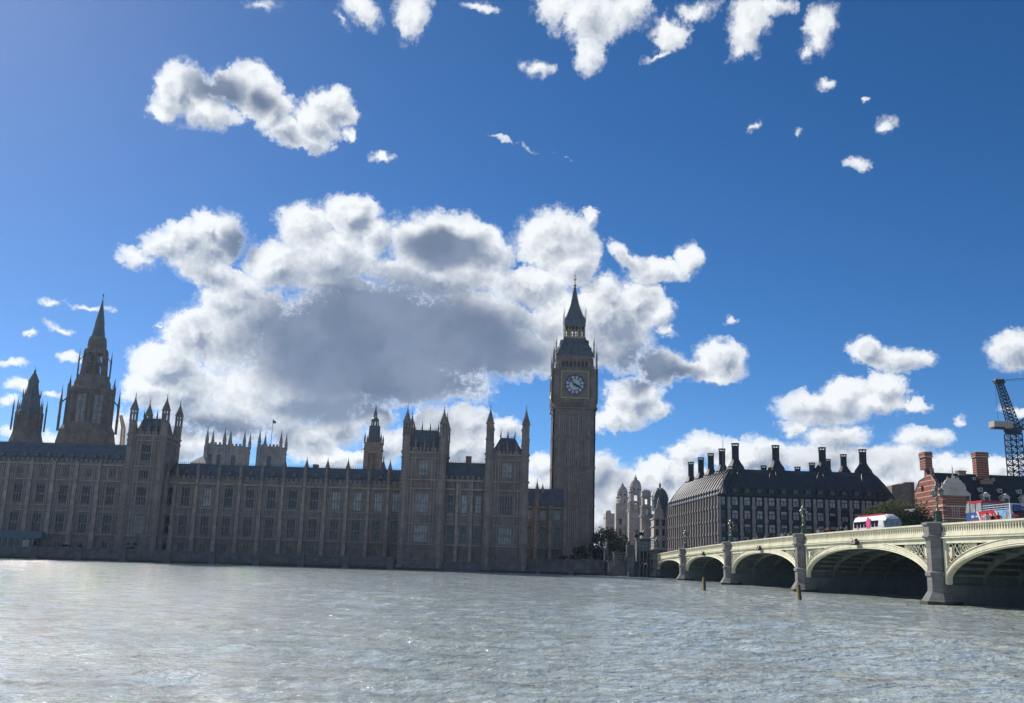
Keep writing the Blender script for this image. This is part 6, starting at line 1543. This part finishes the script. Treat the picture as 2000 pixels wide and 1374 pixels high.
TM = {k: mat(k+'_cloth', v, .85, .08, 4) for k, v in TOPS.items()}; trou = [mat('dark_trousers', (.03, .035, .05), .85, .1, 4), mat('pale_trousers', (.3, .27, .22), .85, .1, 4)]
base_p = [person_mesh(p) for p in (0, 1, 2)]
pm_cache = {}
def person(label, px, tt, colour, pose, hair=0, rz=0.0, group='people walking along the bridge parapet', py=1040):
    k = (colour, pose, hair)
    if k not in pm_cache:
        me = base_p[pose].copy(); me.name = 'person'
        for m in (trou[hash(colour) % 2 if False else (len(colour) % 2)], TM[colour], skin, hair_c[hair]): me.materials.append(m)
        idx = []
        for p in me.polygons:
            c = p.center; i = 0
            if c.z > .93: i = 1
            if c.z > 1.44 or (abs(c.x) > .2 and c.z < .93) or (pose == 2 and c.y < -.22 and c.z > 1.3): i = 2
            if c.z > 1.69 or (c.z > 1.56 and c.y > .02): i = 3
            if abs(c.x) < .2 and c.z < .93: i = 0
            idx.append(i)
        me.polygons.foreach_set('material_index', idx); pm_cache[k] = me
    s, _ = atb(px, py, tt); x, y, _ = bw(s, tt); z = zp(s)-.92 if tt < 4.2 else zp(s)-1.04
    o = bpy.data.objects.new('person', pm_cache[k]); C.objects.link(o); o.location = (x, y, z); o.rotation_euler = (0, 0, rz); o.scale = (1.02,)*3
    tag(o, label, 'person', group); return o
PE = [
 (1272, 'black', 0, 0, 'person in black nearest the far end of the bridge'), (1283, 'grey', 1, 0, 'person in grey at the far end of the bridge, second along'),
 (1296, 'black', 2, 0, 'person in black raising an arm above the first arch'), (1307, 'tan', 1, 1, 'person in tan above the first arch'), (1318, 'grey', 0, 0, 'person in grey just before the farthest pier'),
 (1339, 'white', 1, 0, 'person in white just past the farthest pier'), (1352, 'black', 0, 1, 'fair-haired person in black above the second arch'), (1366, 'blue', 1, 0, 'person in blue above the second arch'),
 (1395, 'red', 0, 0, 'person in red left of the lamp before the office corner'), (1400, 'pink', 1, 1, 'person in pink beside the one in red'),
 (1426, 'black', 2, 0, 'person in black holding up a hand right of the corner lamp'), (1432, 'white', 0, 0, 'person in white right of the corner lamp'), (1438, 'blue', 1, 0, 'person in blue third right of the corner lamp'),
 (1456, 'black', 0, 0, 'person in black above the third arch, leftmost there'), (1461, 'grey', 2, 1, 'fair-haired person in grey with a raised hand above the third arch'), (1473, 'white', 1, 0, 'person in white above the third arch crown'),
 (1479, 'tan', 0, 1, 'person in tan above the third arch crown'), (1495, 'white', 0, 1, 'fair-haired person in white right of the third arch crown'), (1512, 'black', 1, 0, 'person in black midway between third arch crown and the next lamp'),
 (1528, 'white', 0, 0, 'broad person in white two steps left of the middle lamp'), (1534, 'grey', 1, 0, 'person in grey close behind the broad one in white'), (1541, 'white', 2, 0, 'person in white raising a hand just left of the middle lamp'), (1546, 'black', 0, 0, 'person in black touching the middle lamp'),
 (1599, 'white', 0, 1, 'fair-haired person in white right of the middle lamp'), (1608, 'pink', 1, 0, 'person in pink left of the pair above the fourth arch'), (1613, 'black', 0, 0, 'person in black of the pair above the fourth arch'), (1618, 'red', 2, 0, 'person in red raising a hand above the fourth arch'),
 (1637, 'grey', 0, 0, 'person in grey a few steps left of the white coach'), (1644, 'black', 1, 0, 'person in black just left of the white coach'), (1654, 'tan', 0, 0, 'person in tan at the back of the white coach'),
 (1929, 'white', 1, 0, 'person in white passing before the red panel of the bus'), (1940, 'black', 0, 0, 'person in black before the middle of the bus'), (1951, 'red', 1, 0, 'person in red before the picture panel of the bus'), (1980, 'pink', 0, 0, 'person in bright pink by the rear end of the bus')]
for i, (px, col, pose, hair, lb) in enumerate(PE):
    person(lb, px, 1.2+(i*37 % 10)*.12, col, pose, hair, BROT+(math.pi/2 if i % 3 else -math.pi/2)+(.4 if i % 2 else -.3), py=1020+(2000-px)*.08)

# ------------------------------------------------------------------ white coach
def coach():
    T0 = 7.2; s0, _ = atb(1664, 1020, T0); s1, zt = atb(1719, 1004, T0); W_ = 2.45
    x, y, _ = bw((s0+s1)/2, T0+W_/2); t = thing('coach', 'small white vintage coach with a red roof and rounded glazed front', 'coach', (x, y, zp(s1)-1.04))
    zr = zp(s1)-1.04; H = zt-zr
    prof = [(0, .35), (0, H*.62), (.08, H*.80), (.35, H*.94), (.8, H), (W_-.8, H), (W_-.35, H*.94), (W_-.08, H*.80), (W_, H*.62), (W_, .35)]
    mb = MB(BM); ss = [(s0, .9), (s0+.4, 1)]+[(s0+.4+(s1-s0-.4)*i/8, 1) for i in range(1, 9)]+[(s1+.5, .97), (s1+.9, .9), (s1+1.15, .76)]
    V = []; n = len(prof)
    for s, k in ss:
        for (a, z) in prof: V.append((s, T0+W_/2+(a-W_/2)*k, zr+.35+(z-.35)*(k if k < 1 else 1)))
    F = []
    for i in range(len(ss)-1):
        for j in range(n): F.append((i*n+j, (i+1)*n+j, (i+1)*n+(j+1) % n, i*n+(j+1) % n))
    F.append(tuple(range(n))); F.append(tuple((len(ss)-1)*n+j for j in range(n))[::-1]); mb.add(V, F); mb.build('body', M['white'], t)
    L = s1-s0
    mb = MB(BM)
    for i in range(7):
        a = s0+.7+L*.86*i/7; mb.box(a, a+L*.86/7-.26, T0-.03, T0+.05, zr+H*.56, zr+H*.78)
    mb.build('side_window', M['glass'], t)
    mb = MB(BM); e = s1+1.17; mb.box(e-.14, e, T0+.30, T0+W_-.30, zr+H*.24, zr+H*.82); mb.box(e-.55, e-.12, T0+.10, T0+W_-.10, zr+H*.34, zr+H*.76); mb.tube((e-.1, T0+W_/2, zr+H*.55), (e+.02, T0+W_/2, zr+H*.55), .75, .70, 16); mb.build('windscreen', mat('windscreen', (.10, .15, .24), .15, .5, 2.5, spec=.9), t)
    mb = MB(BM); mb.box(s0+.8, s1-.2, T0+.55, T0+W_-.55, zr+H-.01, zr+H+.1); mb.build('roof_panel', M['red'], t)
    mb = MB(BM)
    for q, (u_, v_) in enumerate(((.08, .34), (.30, .40), (.36, .30), (.62, .42), (.72, .3), (.80, .44), (.9, .34))): mb.box(s0+L*u_, s0+L*u_+.5, T0-.02, T0+.02, zr+H*v_, zr+H*v_+.12+.05*(q % 3))
    mb.build('grey_marks', M['greypanel'], t)
    mb = MB(BM); a = s0+L*.52
    mb.prism([(a, zr+.7), (a+1.3, zr+.7), (a+1.1, zr+H*.55), (a+1.5, zr+H*.72), (a+1.1, zr+H*.9), (a+.4, zr+H*.92), (a-.1, zr+H*.7), (a+.25, zr+H*.5)], T0-.06, T0-.03); mb.build('pink_decal', M['pink'], t)
    mb = MB(BM); a = s0+L*.18; mb.prism([(a, zr+.6), (a+.9, zr+.6), (a+.7, zr+H*.5), (a+.5, zr+H*.62), (a+.1, zr+H*.5)], T0-.06, T0-.03); mb.build('grey_decal', M['pink'], t)
    for s in (s0+1.6, s1-1.2):
        for a in (T0-.02, T0+W_-.26):
            mb = MB(BM); mb.tube((s, a, zr+.45), (s, a+.28, zr+.45), .45, .45, 16); w = mb.build('wheel', M['black'], t); mb = MB(BM); mb.tube((s, a-.02, zr+.45), (s, a+.02, zr+.45), .22, .22, 12); mb.build('hubcap', M['steel'], w)
    for a in (T0+.4, T0+W_-.4): mb = MB(BM); mb.tube((s1+1.0, a, zr+.75), (s1+1.2, a, zr+.75), .12, .12, 10); mb.build('headlight', M['opal'], t)
coach()

# ------------------------------------------------------------------ open-top tour bus
def tour_bus():
    T0 = 6.0; W_ = 2.5; s0, _ = atb(1886, 1005, T0); s1, _ = atb(1973, 1005, T0); zr = zp(s1)-1.04
    x, y, _ = bw((s0+s1)/2, T0+W_/2); t = thing('tour_bus', 'open-top double-decker tour bus in blue and red with a glazed front canopy', 'bus', (x, y, zr))
    zs = atb(1940, 998, T0)[1]; zrail = atb(1950, 986, T0)[1]; zroof = atb(1918, 977.5, T0)[1]; L = s1-s0
    u = lambda px: atb(px, 1005, T0)[0]
    mb = MB(BM); mb.box(s0+.15, s1-.02, T0+.03, T0+W_, zr+.35, zs); mb.box(s0+.15, s0+.6, T0+.06, T0+W_-.06, zs, zs+.4); mb.build('body', M['blue'], t)
    a, b, c = u(1908), u(1922), u(1944)
    zl = zr+1.1
    mb = MB(BM); mb.prism([(s0+.14, zr+.35), (b-.1, zr+.35), (a-.1, zs+.02), (s0+.14, zs+.02)], T0, T0+.04); mb.build('blue_panel', M['blue'], t)
    mb = MB(BM); mb.prism([(b+.15, zr+.5), (c+1.5, zr+.5), (c-.1, zs+.02), (a+.25, zs+.02)], T0-.005, T0+.04); mb.build('red_panel', M['red'], t)
    mb = MB(BM); mb.prism([(b-.1, zr+.35), (b+.15, zr+.35), (a+.25, zs+.02), (a-.1, zs+.02)], T0-.01, T0+.04); mb.prism([(c+1.5, zr+.6), (c+1.65, zr+.6), (c+.1, zs+.02), (c-.1, zs+.02)], T0-.01, T0+.04); mb.build('white_stripe', M['white'], t)
    mb = MB(BM); mb.prism([(c+1.65, zr+.6), (s1-.12, zr+.6), (s1-.12, zs+.02), (c+.1, zs+.02)], T0-.002, T0+.04); mb.build('picture_panel', M['sky'], t)
    mb = MB(BM); d = u(1965); mb.prism([(d-.35, zr+.7), (d+.45, zr+.7), (d+.3, zs-.75), (d+.05, zs-.15), (d-.2, zs-.75)], T0-.02, T0+.02); mb.build('picture_tower', M['warm'], t)
    mb = MB(BM); mb.box(b+.8, s1-1.2, T0-.015, T0+.02, zr+.42, zr+1.05); mb.build('lower_window', M['glass'], t)
    # lettering on the side
    cu = bpy.data.curves.new('lettering', 'FONT'); cu.body = 'HOP-ON\nHOP-OFF'; cu.size = .62; cu.space_line = .8; cu.align_x = 'CENTER'; cu.extrude = .004; cu.offset = .012; cu.materials.append(M['white'])
    tmp = bpy.data.objects.new('tmp', cu); C.objects.link(tmp); dg = bpy.context.evaluated_depsgraph_get(); dg.update(); lm = bpy.data.meshes.new_from_object(tmp.evaluated_get(dg)); bpy.data.objects.remove(tmp)
    f = bpy.data.objects.new('lettering', lm); C.objects.link(f); f.parent = t
    mid = (a+.25+c)/2+.25; p = Vector(bw(mid, T0-.03, zs-.72))-t.location
    f.matrix_local = Matrix.Translation(p) @ (Matrix(((sb_, 0, -cb_, 0), (-cb_, 0, -sb_, 0), (0, 1, 0, 0), (0, 0, 0, 1))))
    mb = MB(BM); e = s0+.9; mb.box(e+.3, e+.8, T0-.02, T0, zs-.55, zs-.3); mb.box(e+1.1, e+1.7, T0-.02, T0, zs-.5, zs-.38); mb.build('white_marks', M['white'], t)
    mb = MB(BM); mb.box(e+.2, e+1.5, T0-.02, T0, zs-1.05, zs-.78); mb.build('red_strip', M['red'], t)
    # upper deck
    uc = u(1918)
    mb = MB(BM); mb.box(s0+.5, uc+.1, T0, T0+W_, zroof-.22, zroof); mb.build('canopy_roof', M['red'], t)
    mb = MB(BM); mb.box(s0+.9, uc, T0+.03, T0+.07, zs, zroof-.22); mb.box(s0+.9, uc, T0+W_-.07, T0+W_-.03, zs, zroof-.22); mb.box(uc-.06, uc, T0+.07, T0+W_-.07, zs, zroof-.22); mb.build('canopy_glass', M['pale_pane'], t)
    mb = MB(BM)
    for q in (s0+.9, (s0+uc)/2+.4, uc): mb.box(q-.05, q+.05, T0, T0+.1, zs, zroof-.2)
    mb.build('canopy_pillar', M['black'], t)
    mb = MB(BM); mb.prism([(s0, zs), (s0+.9, zs), (s0+.9, zroof-.1), (s0+.35, zroof-.25)], T0-.02, T0+W_); mb.build('front_screen', M['pale_pane'], t)
    mb = MB(BM)
    for z in (zs+.12, (zs+zrail)/2+.05, zrail):
        for q in (T0+.05, T0+W_-.05): mb.tube((uc, q, z), (s1-.1, q, z), .035, .035, 4)
    for i in range(8):
        q = uc+(s1-uc-.1)*i/7
        for w in (T0+.05, T0+W_-.05): mb.tube((q, w, zs), (q, w, zrail), .03, .03, 4)
    mb.build('handrail', M['white'], t)
    sm = MB(); sm.box(-.05, .4, -.42, .42, 0, .12); sm.box(-.12, .0, -.42, .42, .05, .62); smm = sm.mesh('seat', M['blue'])
    for i in range(5):
        for w in (T0+.65, T0+W_-.65):
            x_, y_, z_ = bw(uc+1+i*1.1, w, zs-.15); place(smm, 'seat', t, (x_, y_, z_), BROT)
    # rear end, grey over maroon: its shade is put into these colours
    zt = atb(1973, 983, T0)[1]
    mb = MB(BM); mb.box(s1, s1+.1, T0+.1, T0+W_, zs-.15, zt-.25); mb.build('rear_upper', M['greypanel'], t)
    mb = MB(BM); mb.box(s1-.05, s1+.12, T0-.02, T0+.12, zr+.4, zt); mb.box(s1, s1+.12, T0+.12, T0+W_, zt-.25, zt); mb.build('corner_post', M['white'], t)
    mb = MB(BM); mb.box(s1, s1+.09, T0+.12, T0+W_, zr+.35, zs-.15); mb.build('rear_lower', M['maroon'], t)
    mb = MB(BM); mb.mtx = BM @ Matrix.Identity(4); mb.box(s1+.1, s1+.12, T0+.35, T0+.85, zr+.5, zs-.7); mb.tube((s1+.1, T0+.6, zs-.7), (s1+.12, T0+.6, zs-.7), .25, .25, 12); mb.build('rear_decal', M['pink'], t)
    mb = MB(BM)
    for q, (w, h) in enumerate(((.12, .06), (.5, .05), (.34, .05))): mb.box(s1+.11, s1+.13, T0+.7+q*.25, T0+.7+q*.25+w, zs+.12+.03*q, zs+.12+.03*q+h)
    mb.build('rear_marks', M['blue'], t)
    for s in (s0+1.6, s1-2.2):
        for w_ in (T0-.02, T0+W_-.28):
            mb = MB(BM); mb.tube((s, w_, zr+.5), (s, w_+.3, zr+.5), .5, .5, 18); w = mb.build('wheel', M['black'], t); mb = MB(BM); mb.tube((s, w_-.02, zr+.5), (s, w_+.02, zr+.5), .25, .25, 12); mb.build('hubcap', M['steel'], w)
tour_bus()

# ------------------------------------------------------------------ gull and statues
def gull(px, py, Y):
    x, z = at(px, py, Y); t = thing('seagull', 'white seagull gliding in front of the dark tree', 'bird', (x, Y, z), .3)
    mb = MB(); prof = [(-.22, .01), (-.17, .035), (-.05, .075), (.07, .07), (.14, .04), (.19, .045), (.23, .025), (.26, .006)]
    V = []; n = 8
    for (u_, r) in prof:
        for k in range(n): a = 2*math.pi*k/n; V.append((u_, r*math.cos(a), r*math.sin(a)*.9+.01*u_))
    F = [(i*n+k, i*n+(k+1) % n, (i+1)*n+(k+1) % n, (i+1)*n+k) for i in range(len(prof)-1) for k in range(n)]
    mb.add(V, F); mb.add([(-.2, -.01, 0), (-.2, .01, 0), (-.33, .06, .01), (-.33, -.06, .01)], [(0, 1, 2, 3)]); mb.build('body', M['white'], t, False)
    for s in (-1, 1):
        w = MB(); sp = [(0, .06, .10, -.10), (.22, .14, .08, -.10), (.42, .12, .03, -.11), (.66, .04, -.08, -.13)]
        V = []
        for (y, z_, a, b) in sp: V += [(a, s*y, z_+.008), (b, s*y, z_+.008), (a, s*y, z_-.008), (b, s*y, z_-.008)]
        F = []
        for i in range(3): q = i*4; F += [(q, q+1, q+5, q+4), (q+2, q+6, q+7, q+3), (q, q+4, q+6, q+2), (q+1, q+3, q+7, q+5)]
        w.add(V, F+[(0, 2, 3, 1), (12, 13, 15, 14)]); w.build('wing', M['white'], t, False)
gull(1779, 998, 85)
def statue(label, px, py0, Y, h, key, wings=False):
    x, z = at(px, py0, Y); t = thing('statue', label, 'statue', (x, Y, z))
    mb = MB(); mb.box(-.5, .5, -.5, .5, -3, 0); mb.box(-.65, .65, -.65, .65, -.25, 0); mb.build('plinth', M['wall'], t, False)
    o = bpy.data.objects.new('figure', base_p[2].copy()); C.objects.link(o); o.data.materials.clear(); o.data.materials.append(M[key]); o.parent = t; o.scale = (h/1.75,)*3
statue('small pale figure on a plinth above the river stairs', 1184, 1073, 247, 2.1, 'pale')
x, z = at(1268, 1052, 238.5)
t = thing('statue', 'dark bronze chariot statue group on a tall plinth at the bridge end', 'statue', (x-.5, 247, 5.5))
mb = MB(); mb.box(x-2.0, x+1.2, 246, 249, 2, z-.2); mb.box(x-2.2, x+1.4, 245.8, 249.2, z-.2, z+.1); mb.build('plinth', M['wall'], t)
mb = MB()
zz = z+.1
mb.tube((x-1.5, 247, zz+1.2), (x-.3, 247.2, zz+1.25), .38, .4, 8); mb.tube((x-.4, 247.2, zz+1.4), (x+.1, 247.2, zz+2.1), .24, .14, 8); mb.tube((x+.05, 247.2, zz+2.1), (x+.4, 247.2, zz+1.95), .14, .08, 8)
for q in (-1.4, -1.2, -.5, -.3): mb.tube((x+q, 247.1, zz+1.1), (x+q+(.35 if q > -1 else -.1), 247.1, zz+(.6 if q > -1 else 0)), .12, .06, 6)
mb.tube((x-1.9, 247, zz+.6), (x-1.9, 247.15, zz+.6), .5, .5, 12); mb.build('horse', M['bronze'], t)
o = bpy.data.objects.new('figure', base_p[2].copy()); C.objects.link(o); o.data.materials.clear(); o.data.materials.append(M['bronze']); o.parent = t; o.location = (-1.4, 0, zz+.5-5.5); o.scale = (1.15,)*3

# ------------------------------------------------------------------ air
hb = MB(); hb.box(-700, 700, -50, 900, -3.9, 140)
hm = bpy.data.materials.new('air'); hm.use_nodes = True; N = NT(hm.node_tree); N.n.clear()
pv = N.node('ShaderNodeVolumePrincipled'); pv.inputs['Color'].default_value = (.50, .72, 1.0, 1); pv.inputs['Density'].default_value = .00006; pv.inputs['Anisotropy'].default_value = .45
o = N.node('ShaderNodeOutputMaterial'); N.put(o.inputs['Volume'], pv.outputs[0])
tag(hb.build('haze', hm), kind='stuff')
